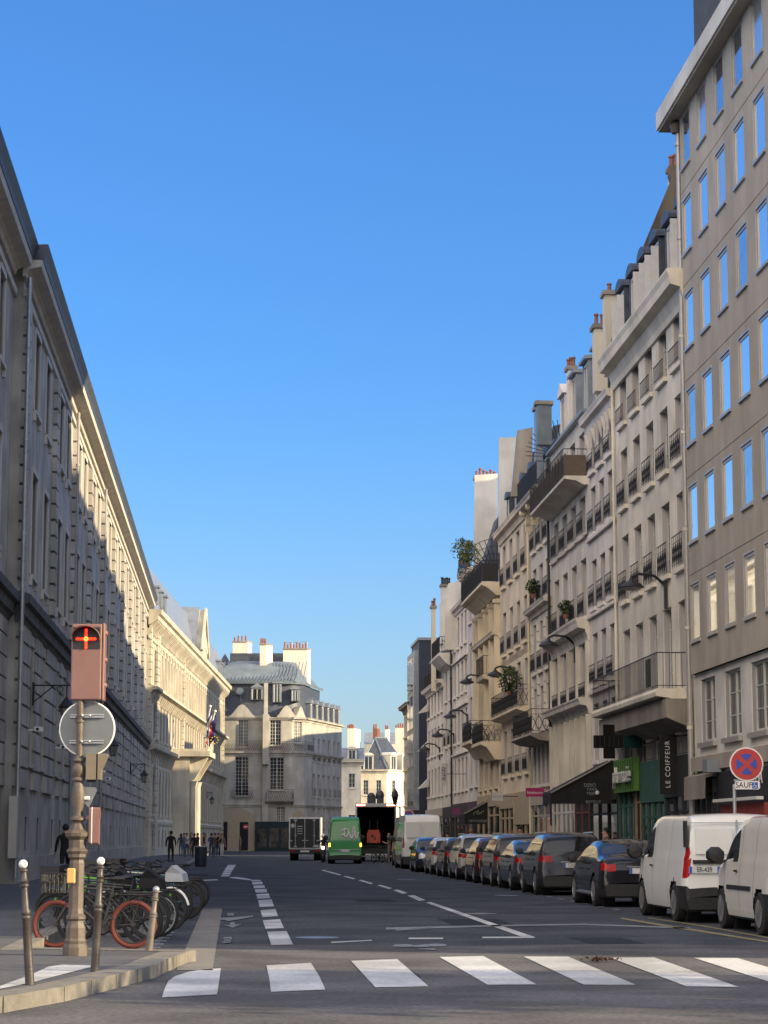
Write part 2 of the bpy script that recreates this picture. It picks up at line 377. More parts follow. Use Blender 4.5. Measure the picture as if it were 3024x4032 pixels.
pts=[(kx(250),250),(kx(27.3),27.3)]+near+[(-30,30),(wallx(50)-1,50),(wallx(250)-.6,250)]
slab(m,pts,-.3,PZ); struct('pavement',m,'pavement_asphalt')
# granite kerb along the corner and along the bay
def strip(mb,line,wd,z0,z1,gap=.012,seg=1.0):
    for (a,b) in zip(line,line[1:]):
        a=Vector((*a,0));b=Vector((*b,0)); L=(b-a).length; d=(b-a)/L; n=Vector((-d.y,d.x,0)); k=max(1,int(round(L/seg)))
        for i in range(k):
            p=a+d*(L*i/k+gap); q=a+d*(L*(i+1)/k-gap); mb.prism([(p.x,p.y,z0),(q.x,q.y,z0),((q+n*wd).x,(q+n*wd).y,z0),((p+n*wd).x,(p+n*wd).y,z0)],(0,0,z1-z0))
m=MB()
strip(m,[(kx(27.3)+.02,27.32)]+[(near[0][0]+.02,near[0][1]+.02)],.32,-.2,PZ+.012)
e=[(x+.03,y) for x,y in near[:7]]
strip(m,e[::-1],-.0+.32,-.2,PZ+.010)
strip(m,[(kx(27.3)+.02,27.3),(kx(250)+.02,250)],.28,-.2,PZ+.012,seg=1.2)
struct('left_kerb',m,'granite')
m=MB()
rk=lambda Y:10.2-.0648*Y
slab(m,[(rk(22),22),(rk(200),200),(XR(200)+.5,200),(XR(22)+.5,22)],-.3,PZ); o=struct('right_pavement',m,'pavement_asphalt')
m=MB(); strip(m,[(rk(200),200),(rk(22),22)],.28,-.2,PZ+.012,seg=1.2); struct('right_kerb',m,'granite')
# bike bay paving, concrete channel
m=MB(); fx=lambda Y:-.62-.068*Y
m.add([(kx(27.6),27.6,.004),(fx(27.6)-.42,27.6,.004),(fx(45)-.42,45,.004),(kx(45),45,.004)],[(0,1,2,3)]); struct('bike_bay_paving',m,'setts')
m=MB()
Y=25.2
while Y<45: 
    m.add([(fx(Y)-.01,Y,.008),(fx(Y)+.40,Y,.008),(fx(Y+2.4)+.40,Y+2.4,.008),(fx(Y+2.4)-.01,Y+2.4,.008)],[(0,1,2,3)]); Y+=2.42
struct('concrete_channel',m,'concrete')
m=MB(); Y=28.3
while Y<44.4:
    x=fx(Y)-.36-(44-Y)*.012; m.add([(x,Y,.008),(x+.17,Y,.008),(x+.17-.03,Y+.42,.008),(x-.03,Y+.42,.008)],[(0,1,2,3)]); Y+=.95
struct('bay_edge_markings',m,'worn_paint')
# zebra crossing
m=MB(); z=.008
poly_px(m,[(638,3927),(648,3893),(663,3862),(690,3843),(743,3826),(800,3817),(870,3812),(863,3862),(855,3915)],z)
for q in [[(1067,3905),(1281,3896),(1258,3845),(1224,3791),(1049,3801),(1060,3850)],[(1478,3887),(1687,3883),(1564,3776),(1382,3783)],[(1921,3877),(2113,3876),(1903,3764),(1730,3768)],
          [(2299,3877),(2503,3877),(2238,3767),(2061,3766)],[(2702,3883),(2909,3886),(2576,3770),(2401,3770)],[(3105,3890),(3310,3893),(2903,3772),(2732,3771)],[(3490,3895),(3700,3900),(3230,3774),(3060,3773)]]:
    poly_px(m,q,z)
struct('crossing_markings',m,'road_paint')
m=MB()
k=.4822
def cpx(x,y): return (550+x*k,3350+y*k)
for q in [[(1040,660),(1200,655),(1252,765),(1075,768)],[(1005,568),(1145,558),(1178,630),(1028,636)],[(985,485),(1108,475),(1130,533),(1003,542)],[(966,402),(1078,396),(1096,453),(980,458)],
          [(952,355),(1052,348),(1066,386),(960,390)],[(940,315),(1034,310),(1042,338),(948,342)],[(928,284),(1016,280),(1024,302),(934,306)],[(918,257),(1000,252),(1006,272),(922,276)],
          [(905,236),(985,238),(992,248),(915,250)],[(735,214),(800,214),(910,232),(905,241),(740,222)],[(450,240),(635,232),(635,240),(452,248)]]:
    poly_px(m,[cpx(*p) for p in q],z)
for i in range(7):
    y0=210-i*17*(1-.03*i); x0=664+i*8.5; poly_px(m,[cpx(x0,y0),cpx(x0+66,y0),cpx(x0+72,y0-12),cpx(x0+7,y0-12)],z)
# thin and worn lines
for q in [[(1303,3708),(1464,3700),(1464,3704),(1305,3713)],[(1610,3692),(1745,3692),(1745,3697),(1608,3697)],[(1900,3688),(2050,3688),(2108,3690),(2100,3693),(1898,3694)],
          [(1265,3427),(1275,3425),(1345,3444),(1335,3446)],[(1350,3450),(1362,3449),(1400,3459),(1390,3462)],[(1410,3466),(1424,3464),(1470,3478),(1458,3481)],[(1485,3486),(1500,3484),(1545,3497),(1530,3500)],
          [(1548,3504),(1566,3502),(1605,3516),(1585,3520)],[(1603,3526),(1630,3524),(1675,3544),(1650,3547)],[(1677,3554),(1698,3552),(2108,3690),(2060,3690)]]:
    poly_px(m,q,z)
struct('lane_markings',m,'road_paint')
m=MB()
for q in [[(1520,3652),(1900,3643),(2040,3640),(2300,3636),(2720,3652),(2720,3657),(2300,3642),(1950,3648),(1520,3660)],[(1555,3660),(1700,3652),(1700,3656),(1560,3665)]]: poly_px(m,q,z)
# bike symbols (worn): wheels, frame, arrow
def disc_px(c,rx,ry): poly_px(m,[(c[0]+rx*math.cos(a*math.pi/8),c[1]+ry*math.sin(a*math.pi/8)) for a in range(16)][::-1],z+.004)
disc_px((1588,3723),42,5.5);disc_px((1718,3721),42,5.5)
poly_px(m,[(1630,3722),(1680,3717),(1690,3729),(1625,3730)],z+.008); poly_px(m,[(1640,3733),(1710,3733),(1716,3740),(1655,3738)],z+.004)
poly_px(m,[cpx(*p) for p in [(610,560),(680,545),(740,543),(925,528),(925,540),(800,560),(720,575),(700,565)]],z+.0055)
poly_px(m,[cpx(*p) for p in [(715,508),(770,508),(768,530),(718,530)]],z+.0055)
poly_px(m,[cpx(*p) for p in [(738,582),(775,582),(778,602),(838,598),(760,628),(690,605),(738,604)]],z+.0055)
for q in [[(682,708),(752,702),(750,712),(684,718)],[(690,725),(750,722),(748,732),(690,734)],[(678,742),(745,738),(744,748),(676,754)],[(735,712),(752,710),(748,738),(734,738)]]: poly_px(m,[cpx(*p) for p in q],z+.0055)
struct('worn_road_markings',m,'worn_paint')
m=MB()
for q in [[(2448,3613),(2620,3640),(3024,3705),(3300,3750),(3300,3757),(3024,3711),(2600,3645),(2440,3617)],[(2550,3612),(2780,3645),(3024,3690),(3300,3735),(3300,3741),(3024,3695),(2780,3650),(2550,3615)]]: poly_px(m,q,z)
struct('yellow_parking_line',m,'yellow_paint')
# parking boundary (small pale dashes along the cars)
m=MB(); px=lambda Y:7.86-.0648*Y
for i in range(34): m.add([(px(46+i*2)-.06,46+i*2,z),(px(46+i*2)+.05,46+i*2,z),(px(46+i*2+.8)+.05,46.8+i*2,z),(px(46+i*2+.8)-.06,46.8+i*2,z)],[(0,1,2,3)])
struct('parking_bay_markings',m,'worn_paint')
m=MB()
for cx,cy,w_,l_ in ((1.2,38,1.1,3.2),(-.6,52,.9,2.4),(2.9,31.5,.8,2.0),(3.5,70,1.2,6),(-.2,24,.6,1.4)): m.add([(cx,cy,.003),(cx+w_,cy,.003),(cx+w_-.07*l_,cy+l_,.003),(cx-.07*l_,cy+l_,.003)],[(0,1,2,3)])
struct('asphalt_patches',m,'asphalt_patch')
m=MB()
for cx,cy in ((1.9,44),(-1.0,33.5),(3.2,58),(.8,80)): m.lathe([(.33,.002),(.33,.005)],24,(cx,cy,0)); 
for i in range(3): m.torus((1.9,44,.006),.1+.08*i,.006,'z',20,4)
struct('manhole_covers',m,'steel_rim')
m=MB(); poly_px(m,[(0,3882),(128,3835),(190,3806),(243,3798),(357,3801),(357,3808),(300,3822),(200,3848),(127,3868),(0,3893)],PZ+.006); struct('tactile_paving',m,'road_paint')

# ---------- right-hand row ----------
def rb(name,label,Yn,Yf,cat='building',grp='buildings along the right-hand side'):
    A=Vector((XR(Yf),Yf,0));B=Vector((XR(Yn),Yn,0)); d=B-A
    b=thing(name,label,cat,A,math.atan2(d.y,d.x),grp); b['W']=d.length; b.matrix_basis
    inv=(Matrix.Translation(A)@Matrix.Rotation(math.atan2(d.y,d.x),4,'Z')).inverted()
    fr=Fr(b); fr.inv=inv; fr.W=d.length; return b,fr
def loc(fr,u,v,Y): return fr.inv@at(u,v,Y)
def slab_px(fr,pts,Y,th,name,mt):  # a wall across the row at distance Y with the outline's real size and thickness
    P=[fr.inv@at(u,v,Y) for u,v in pts]; m=MB(); d=fr.inv.to_3x3()@Vector((0,th,0)); m.prism(P,d); return fr.build(m,name,[mt])
def stack(fr,u0,u1,vt,Y,dep,z0,pots,m='chimney_render',potm='terracotta'):
    a=loc(fr,u0,vt,Y); c=loc(fr,u1,vt,Y); # box spanning across (local y) with depth dep along local x
    mb=MB(); y0,y1=sorted((a.y,c.y)); x=a.x
    mb.box(x-dep,x,y0,y1,z0,a.z-.16,0).box(x-dep-.08,x+.08,y0-.08,y1+.08,a.z-.158,a.z,1)
    o=fr.build(mb,'chimney',[m,'grime_wall'])
    p=MB()
    for i in range(pots):
        yy=y0+(y1-y0)*(i+.5)/pots; hh=.32+.22*random.random()
        p.lathe([(.09,a.z),(.075,a.z+.04),(.07,a.z+hh*.8),(.10,a.z+hh*.85),(.08,a.z+hh)],8,(x-dep/2,yy,0))
    q=fr.build(p,'chimney_pot',[potm],True); q.parent=o; return o
def fill_windows(fr,floors,style,rd,stone,lin='lining',rails=None,glass=None):
    for i,(z0,z1,ws,sill,head) in enumerate(floors):
        for xc,w in ws:
            put_window(fr,xc,sill,w,head-sill,style,rd,stone,lin,glass)
            if rails and rails.get(i):
                st,h,o=rails[i]; fr.put('railing',rail_mesh(w+.12,st,h,.0),xc,-.14,sill+.02)
def mansard(fr,W,y0,z0,y1,z1,y2,z2,D,mt,x0=0.,mt2=None):
    m=MB(); m.prism([(x0,y0,z0),(x0,y1,z1),(x0,y2,z2),(x0,D,z2-.1),(x0,D,z0)],(W-x0,0,0)); return fr.build(m,'roof',[mt])
def seams(fr,W,y0,z0,y1,z1,mt,step=.55):
    m=MB(); n=int(W/step)
    for i in range(n+1):
        x=.03+(W-.06)*i/n; m.tube((x,y0-.02,z0),(x,y1-.02,z1),.03,4)
    return fr.build(m,'roof_seam',[mt])
def pipe(fr,x,z0,z1,y=-.12,mt='metal_frame',r=.06):
    m=MB().tube((x,y,z0),(x,y,z1),r,10)
    z=z0+1.5
    while z<z1: m.tube((x,y,z),(x,y,z+.1),r*1.35,10); z+=2.9
    return fr.build(m,'drainpipe',[mt],True)
def shopfront(fr,x0,x1,z1,mt,n=3,glass='shop_glass',fascia=None,fh=.6,out=.12,proud=.0):
    m=MB(); t=.12; m.box(x0,x1,-out,-.004,0,.45).box(x0,x1,-out-.03,-.004,z1-fh,z1)
    for i in range(n+1):
        xx=x0+(x1-x0-t)*i/n; m.box(xx,xx+t,-out,-.004,.452,z1-fh-.002)
    m.box(x0+t,x1-t,-out+.03,-.004,z1-fh-.5,z1-fh-.42)
    o=fr.build(m,'shopfront',[mt]); g=MB()
    for i in range(n):
        a=x0+t+(x1-x0-t)*i/n; b=x0+(x1-x0-t)*(i+1)/n; g.box(a+.002,b-.002,-.06,-.03,.452,z1-fh-.002)
    gg=fr.build(g,'display_window',[glass]); gg.parent=o; return o

# modern block
b,fr=rb('office_building','taupe modern block with flush blue-reflecting windows and deep roof overhang',25.6,63.4)
W=fr.W; cols=[(.80+2.26*i,1.2) for i in range(8)]; lows=[(1.7+3.1*i,1.9) for i in range(6)]
fl=[(0,3.75,[],0,0),(3.75,6.15,lows,4.15,5.95)]+[(6.15+2.87*i,6.15+2.87*(i+1) if i<4 else 20.9,cols,7.1+2.87*i,8.72+2.87*i) for i in range(5)]+[(20.9,22.9,cols,21.2,22.85)]
fl=[(a,b_,c_,d_,e_) for a,b_,c_,d_,e_ in fl]
# lowest two storeys are set back behind the upper wall
facade(fr,W,9,fl[:2],'pale_render',rd=.16,y0=.0); 
for xc,w in lows: put_window(fr,xc,4.15,w,1.8,'plain',.16,'metal_frame','grey_lining','glass')
fr2=Fr(b,Matrix.Translation((0,-.12,0))); facade(fr2,W,9,fl[2:],'beige_render',base=6.15,rd=.05,name='upper_wall')
for i,(z0,z1,ws,s_,h_) in enumerate(fl[2:]):
    for j,(xc,w) in enumerate(ws): 
        put_window(fr2,xc,s_,w,h_-s_,'modern',.05,'metal_frame','metal_frame',random.choice(['mirror_glass','mirror_glass','mirror_glass_pale','mirror_glass_dim']))
m=MB()
for z_ in (9.02,11.9,14.77,17.64,20.5): m.box(0,20,-.128,-.1202,z_,z_+.018)
fr.build(m,'render_joint',['grime_wall'])
m=MB().box(-1.35,W,-.50,9,22.88,22.95,1).box(-1.42,W,-.56,9,22.951,23.5,0).box(-1.2,W,-.4,9,23.502,23.68,0); fr.build(m,'roof_overhang',['pale_render','beige_render'])
m=MB().box(0,W-.0,3.2,9,24,31,0); fr.build(m,'setback_storey',['beige_render'])
a=loc(fr,2790,100,60); m=MB().box(a.x-1.2,a.x+4,-.1,2.4,23.952,27.6,0).box(a.x-1.3,a.x+4.1,-.2,2.5,27.602,27.75,1); fr.build(m,'stair_tower',[flat('tower_grey',(.075,.08,.09)),'zinc'])
pipe(fr,-.25,0.3,22.8,-.12,'metal_frame',.085)
m=MB().lathe([(.16,22.5),(.22,22.75),(.12,22.9)],10,(-.25,-.16,0)); fr.build(m,'rainwater_head',['cast_iron_brown'],True)
# ground floor shops of the modern block
mould(fr,.1,W,[(0,3.35),(.16,3.35),(.2,3.75),(.05,3.8),(0,3.8)],'sill_course','beige_render')
shopfront(fr,.25,3.3,3.3,'iron',4,'shop_glass',fh=.15)
m=MB(); m.prism([(.1,-.05,3.3),(.1,-.40,3.2),(.1,-.42,2.55),(.1,-.38,2.55),(.1,-.36,3.12),(.1,-.05,3.2)],(2.7,0,0)); fr.build(m,'grey_awning_valance',['grime_wall'])
m=MB().box(3.1,3.7,-.5,-.1,3.25,3.6); fr.build(m,'ventilation_box',['zinc'])
shopfront(fr,3.4,9.4,3.25,'black_plastic',3,'shop_glass',fh=.9)
m=MB().box(4.3,9.3,-.3,-.16,.2,2.35); fr.build(m,'shop_panel',[flat('brick_red_panel',(.26,.045,.04))])
m=MB().box(4.3,9.3,-.34,-.302,1.62,1.67).box(4.3,9.3,-.5,-.32,2.42,2.5).box(6.0,6.08,-.34,-.302,1.3,1.85).box(6.6,6.68,-.34,-.302,1.3,1.85); fr.build(m,'shop_panel_rail',['white_letter'])
text('MA',.5,'white_letter','fascia_lettering',b,Matrix.Translation((8.25,-.17,2.98))@FACE,.01)

# B1 cream corner-of-row house with balcony
b,fr=rb('apartment_house','cream five-bay house beside the taupe block, long iron balcony and shuttered dormers',63.4,76.1)
W=fr.W; bz=bays(W,5,1.15,.4,.4)
fl=[(0,3.6,[],0,0),(3.6,5.5,bays(W,5,1.35,.3,.3),3.85,5.2),(5.5,9.0,bz,5.9,8.5),(9.0,12.2,bz,9.5,11.75),(12.2,15.1,bz,12.75,14.75),(15.1,17.75,bz,15.65,17.3)]
facade(fr,W,11,fl,'cream_render'); fill_windows(fr,fl,'plain',.24,'cream_render',rails={3:('ornate',.95,0),4:('ornate',.8,0),5:('bars',.55,0),1:('bars',.6,0)})
mould(fr,-.05,W,cornice_prof(18.25,1.1,.6),'cornice','cream_render')
mould(fr,0,W-.9,[(0,5.15),(0,5.82),(.95,5.82),(1.0,5.72),(.98,5.6),(.55,5.54),(.5,5.15)],'balcony_slab','cream_render')
mould(fr,.3,W-.4,[(0,4.62),(0,5.495),(.78,5.495),(.78,4.95)],'shop_canopy_box','grime_wall')
fr.put('railing',rail_mesh(W-1.,'bars',1.05,.93),W/2-.45,0,5.83)
mansard(fr,W,.25,18.27,1.15,21.3,5,22.4,10.5,'slate')
for i in range(6): dormer(fr,1.0+2.13*i,.12,18.3,1.15,2.25,1.6,'arch','slate','white_frame',shut=(i in (0,2,3,5)),glass='glass_curtain')
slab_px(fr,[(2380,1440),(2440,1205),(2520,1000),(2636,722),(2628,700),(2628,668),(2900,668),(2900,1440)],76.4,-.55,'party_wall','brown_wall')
stack(fr,2640,2672,652,77.0,.5,20,2)
pipe(fr,W-.25,.2,17.5,-.13,'cream_render',.07); pipe(fr,.05,3,17.6,-.1,'cream_render',.05)
m=MB().box(W-2.9,W-2.1,-.91,-.895,5.95,6.8); fr.build(m,'balcony_windbreak',[mat('blue_yellow_cloth',(.04,.08,.09),.8,.4,2,second=(.16,.15,.03))])
shopfront(fr,.1,3.2,3.9,flat('green_shop_paint',(.03,.10,.08)),3,fh=.9)
shopfront(fr,3.3,4.3,3.9,flat('tan_shop_paint',(.33,.22,.11)),1,fh=.8,glass='dark_interior')
shopfront(fr,4.4,8.4,3.9,'green_shop_paint',4,fh=1.3); shopfront(fr,8.5,W-.3,3.9,flat('blackish_shop_paint',(.02,.022,.024)),3,fh=1.2)
m=MB().box(.4,4.4,-.32,-.16,3.0,4.1); fr.build(m,'shop_sign',[flat('lime_sign',(.09,.21,.03))])
m=MB()
for i in range(9): m.box(.5+.45*i,.53+.45*i,-.34,-.322,3.05,4.05)
fr.build(m,'sign_slat',[flat('dark_lime',(.05,.12,.02))])
text('pharmacie',.78,'white_letter','sign_lettering',b,Matrix.Translation((2.4,-.40,3.55))@FACE,.05,.95)
pB1=(b,fr)

# B2
b,fr=rb('narrow_house','narrow pinkish-white three-bay house between the cream house and the balconied one',76.1,82.3)
W=fr.W; bz=bays(W,3,1.0,.2,.3)
fl=[(0,3.9,[],0,0),(3.9,6.85,bz,4.3,6.4),(6.85,9.7,bz,7.1,9.0),(9.7,12.6,bz,9.95,11.75),(12.6,15.0,bz,12.75,14.5),(15.0,17.0,bz,15.1,16.6)]
facade(fr,W,11,fl,'white_render'); fill_windows(fr,fl,'plain',.22,'white_render',rails={2:('ornate',.7,0),3:('ornate',.8,0),4:('ornate',.8,0),5:('ornate',.6,0)})
for z in (6.85,9.7,12.6): mould(fr,0,W,[(0,z-.08),(.12,z-.08),(.12,z+.04),(0,z+.06)],'string_course','white_render')
mould(fr,0,W,cornice_prof(17.25,.6,.35),'cornice','white_render')
m=MB()
for i in range(8): m.prism([(.3+.75*i,-.02,16.0),(.3+.75*i,-.2,16.6),(.3+.75*i,-.02,16.64)],(.16,0,0))
fr.build(m,'bracket',['white_render'])
mansard(fr,W,.3,17.27,1.5,21.0,5,21.9,10,'zinc')
dormer(fr,.95,.25,17.3,1.5,2.6,2.6,'flat','zinc'); dormer(fr,W-1.3,.5,17.3,1.2,2.3,2.0,'gable','zinc')
stack(fr,2382,2428,1143,77.2,.6,18,1); stack(fr,2342,2390,1275,80.2,.7,18,2)
shopfront(fr,.1,W-.1,3.3,'blackish_shop_paint',3,fh=.5)

# B3
b,fr=rb('balconied_house','four-bay house with timber-screened top balcony beside a dark drainpipe',82.3,92.2)
W=fr.W; bz=bays(W,4,1.2,.2,.2)
fl=[(0,3.4,[],0,0),(3.4,6.2,bays(W,7,.8),3.7,5.9),(6.2,9.3,bz,6.75,8.95),(9.3,12.95,bz,9.85,12.1),(12.95,14.6,bz,13.0,14.5),(14.6,17.6,bz,15.3,17.0)]
facade(fr,W,11,fl,'grey_stone'); fill_windows(fr,fl,'plain',.24,'grey_stone',rails={2:('ornate',.55,0),3:('ornate',.85,0),4:('ornate',.85,0)})
mould(fr,0,W,cornice_prof(9.7,.85,.55),'cornice','grey_stone'); mould(fr,0,W,cornice_prof(6.7,.6,.5),'shop_cornice','grey_stone')
mould(fr,0,W,[(0,12.9),(.12,12.9),(.12,13.0),(0,13.0)],'string_course','grey_stone')
m=MB()
for i in range(5): m.box(.05+(W-.35)*i/4,.3+(W-.35)*i/4,-.16,-.004,6.72,8.84)
for i in range(8): m.box(.02+(W-.24)*i/7,.22+(W-.24)*i/7,-.2,-.004,3.4,6.08)
fr.build(m,'pilaster',['grey_stone'])
mould(fr,0,W,[(0,14.8),(0,15.13),(.9,15.13),(.9,15.02),(.45,14.95),(.2,14.8)],'balcony_slab','grey_stone')
m=MB().box(.15,W-.1,-.86,-.83,15.15,15.95).box(W-.15,W-.12,-.82,-.05,15.15,15.95)
n=int(W/.8)
for i in range(n): m.box(.2+.8*i,.26+.8*i,-.9,-.861,15.15,16.05)
fr.build(m,'balcony_screen',[flat('weathered_timber',(.12,.09,.065))])
fr.put('railing',rail_mesh(W-.3,'bars',1.05,.92),W/2,0,15.14)
mansard(fr,W,.3,17.75,1.4,21.3,5,22.2,10,'zinc'); mould(fr,0,W,[(0,17.6),(.2,17.62),(.22,17.72),(0,17.75)],'gutter','zinc')
for i,h in enumerate((2.1,2.3,2.2)): dormer(fr,1.6+3.1*i,.3,17.8,1.35,h,2.2,'flat' if i else 'gable','zinc' if i else 'white_render')
stack(fr,2238,2268,1440,88,.6,18,3,'white_render'); stack(fr,2115,2172,1578,91.5,.5,18,0,'pale_zinc')
pipe(fr,.06,2,17.5,-.14,'iron',.06)
for t in range(9): pass
m=MB()
for i in range(13):
    a=math.pi*(.5+.5*i/12); m.tube((.1,.5,17.6),(.1,.5+1.6*math.cos(a),17.6+1.6*math.sin(a)),.015,4)
fr.build(m,'fan_grille',['iron'])
shopfront(fr,.1,2.6,3.3,'white_frame',2,fh=.35); shopfront(fr,2.7,6.2,3.3,'white_frame',3,fh=.35); shopfront(fr,6.3,W-.1,3.3,flat('red_brown_wood',(.14,.045,.03)),2,glass='dark_interior',fh=.4)
pB3=(b,fr)

# B4
b,fr=rb('rusticated_house','slim three-bay house with banded stone piers and scroll brackets under its roof',92.2,98.8)
W=fr.W; bz=bays(W,3,1.05,.15,.25)
fl=[(0,3.5,[],0,0),(3.5,5.9,bays(W,5,.75),3.8,5.7),(5.9,8.3,bz,6.2,8.05),(8.3,11.3,bz,8.75,10.9),(11.3,13.9,bz,11.75,13.4),(13.9,16.4,bz,14.2,16.05)]
facade(fr,W,11,fl,'grey_stone'); fill_windows(fr,fl,'plain',.22,'grey_stone',rails={3:('ornate',.8,0),4:('ornate',.8,0),5:('ornate',.8,0)})
m=MB()
for i in range(4):
    x=(W-.3)*i/3+.02
    z=6.3
    while z<10.9: m.box(x-.12 if i else x,x+.38 if i<3 else x+.28,-.07,-.004,z,z+.42); z+=.47
fr.build(m,'quoin',['grey_stone'])
mould(fr,0,W,cornice_prof(11.6,.4,.4),'string_course','grey_stone')
mould(fr,0,W,[(0,5.5),(0,5.85),(.95,5.85),(1,5.75),(.6,5.55)],'balcony_slab','grime_wall'); fr.put('railing',rail_mesh(W-.3,'ornate',1.0,.9),W/2,0,5.86)
mould(fr,0,W,cornice_prof(16.4,.5,.7),'cornice','grey_stone')
m=MB()
for x in (.5,2.6,4.7,W-.3): m.lathe([(.12,-.12),(.2,0),(.12,.12)],10,(x,-.4,16.05),axis='x').lathe([(.1,-.1),(.15,0),(.1,.1)],10,(x,-.2,15.5),axis='x').box(x-.1,x+.1,-.3,-.004,15.2,16.2)
fr.build(m,'bracket',['gold_stone'],True)
mansard(fr,W,.3,16.42,1.4,20.2,5,21.2,10,'zinc'); fr.put('railing',rail_mesh(W-.2,'bars',1.0,.6),W/2,0,16.42)
m=MB().box(.1,W-.2,-.59,-.57,16.45,17.35); fr.build(m,'balcony_canvas',['navy_cladding'])
for i in range(2): dormer(fr,1.5+3*i,.5,16.5,1.3,2.0,2,'flat','pale_zinc')
stack(fr,2108,2135,1600,96,.5,17,1,'zinc',potm='iron')
shopfront(fr,.1,W-.1,3.4,flat('pale_shop',(.42,.38,.33)),3,fh=.5)
pB4=(b,fr)

# B5
b,fr=rb('tan_house','tan four-bay house with ornate window guards and slate mansard dormers',98.8,110.6)
W=fr.W; bz=bays(W,4,1.15,.3,.6)
fl=[(0,3.6,[],0,0),(3.6,6.8,bz,4.7,7.0-.25),(6.8,9.9,bz,7.6,9.6),(9.9,13.2,bz,10.5,12.6),(13.2,16.4,bz,13.9,15.95)]
fl[1]=(3.6,6.9,bz,4.5,6.7); fl[2]=(6.9,10.2,bz,7.5,9.7)
facade(fr,W,11,fl,'tan_render'); fill_windows(fr,fl,'plain',.24,'tan_render','lining',rails={1:('ornate',.8,0),3:('ornate',.85,0),4:('ornate',.85,0)})
mould(fr,.3,W-1,[(0,7.15),(0,7.4),(.6,7.4),(.6,7.3),(.3,7.2)],'balcony_slab','tan_render'); fr.put('railing',rail_mesh(W-1.5,'ornate',1.0,.55),W/2-.3,0,7.42)
mould(fr,0,W,cornice_prof(16.75,.6,.4),'cornice','tan_render')
mansard(fr,W,.2,16.77,1.1,20.2,5,21.2,10,'slate')
for i in range(4): dormer(fr,1.5+2.95*i,.25,16.9,1.05,1.5,1.6,'arch','slate','white_frame',glass='glass_curtain')
slab_px(fr,[(1962,2180),(1964,1730),(2030,1728),(2010,1930),(2010,2180)],112.5,-.5,'party_wall','pale_render')
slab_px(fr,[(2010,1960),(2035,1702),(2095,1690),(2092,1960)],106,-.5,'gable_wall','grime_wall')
pipe(fr,W-.1,1,17,-.12,'tan_render',.06)
shopfront(fr,.1,5.5,3.6,flat('stone_shop',(.40,.33,.24)),3,fh=.7); shopfront(fr,6.2,W-.3,3.6,'stone_shop',3,fh=1.5)
pB5=(b,fr)

# B6
b,fr=rb('pilastered_house','golden stone house with pilasters, two carved iron balconies and an overhanging roof terrace',110.6,121.0)
W=fr.W; bz=bays(W,4,1.1,.3,.3)
fl=[(0,3.9,[],0,0),(3.9,6.0,bz,4.1,5.8),(6.0,8.8,bz,6.4,8.4),(8.8,11.6,bz,9.3,11.2),(11.6,14.4,bz,12.0,13.5)]
facade(fr,W,11,fl,'gold_stone'); fill_windows(fr,fl,'surround',.22,'gold_stone','lining')
m=MB()
for i in range(5): m.box(.1+(W-.5)*i/4,.42+(W-.5)*i/4,-.3,-.004,6.9,13.3).box(.02+(W-.5)*i/4,.5+(W-.5)*i/4,-.36,-.004,13.302,13.5)
fr.build(m,'pilaster',['gold_stone'])
mould(fr,0,W,[(0,13.7),(0,14.35),(.95,14.35),(.97,14.2),(.7,14.1),(.5,13.95),(.2,13.7)],'balcony_slab','gold_stone'); fr.put('railing',rail_mesh(W-.1,'bars',1.1,.95),W/2,0,14.36)
m=MB().box(.1,W-.05,-.93,-.91,14.4,15.3).box(W-.1,W-.08,-.9,-.1,14.4,15.3); fr.build(m,'balcony_canvas',['iron'])
mould(fr,0,W,cornice_prof(11.9,.5,.45),'string_course','gold_stone')
for x0,x1,z in ((.3,4.6,6.6),(5.4,W-.3,6.3)):
    mould(fr,x0,x1,[(0,z-.9),(0,z),(1.0,z),(1.0,z-.15),(.7,z-.3),(.3,z-.9)],'balcony_slab','gold_stone'); fr.put('railing',rail_mesh(x1-x0-.1,'ornate',1.05,.95),(x0+x1)/2,0,z)
    m=MB().box(x0+.1,x1-.1,-.9,-.88,z+.05,z+.95); fr.build(m,'balcony_canvas',['iron'])
fr.put('railing',rail_mesh(3.4,'bars',1.0,.5),5.2,0,9.9); mould(fr,3.4,7,[(0,9.6),(0,9.9),(.55,9.9),(.5,9.7)],'balcony_slab','gold_stone')
mansard(fr,W,.6,14.37,1.8,18.6,5,19.6,10,'zinc')
slab_px(fr,[(1862,2330),(1868,1876),(1958,1870),(1958,2200)],124.,-.5,'party_wall','pale_render')
stack(fr,1872,1956,1876,124.6,.5,18,6,'pale_render')
m=MB()
for i in range(11):
    a=math.pi*(.5+.5*i/10); m.tube((1.5,.9,15.6),(1.5,.9+2.2*math.cos(a),15.6+2.2*math.sin(a)),.02,4)
for r in (1.0,1.4,1.8,2.2): m.torus((1.5,.9,15.6),r,.018,'x',14,4,0,math.pi*.5,math.pi)
fr.build(m,'fan_grille',['iron'])
shopfront(fr,.1,W-.1,3.7,'stone_shop',4,fh=.6)
pB6=(b,fr)

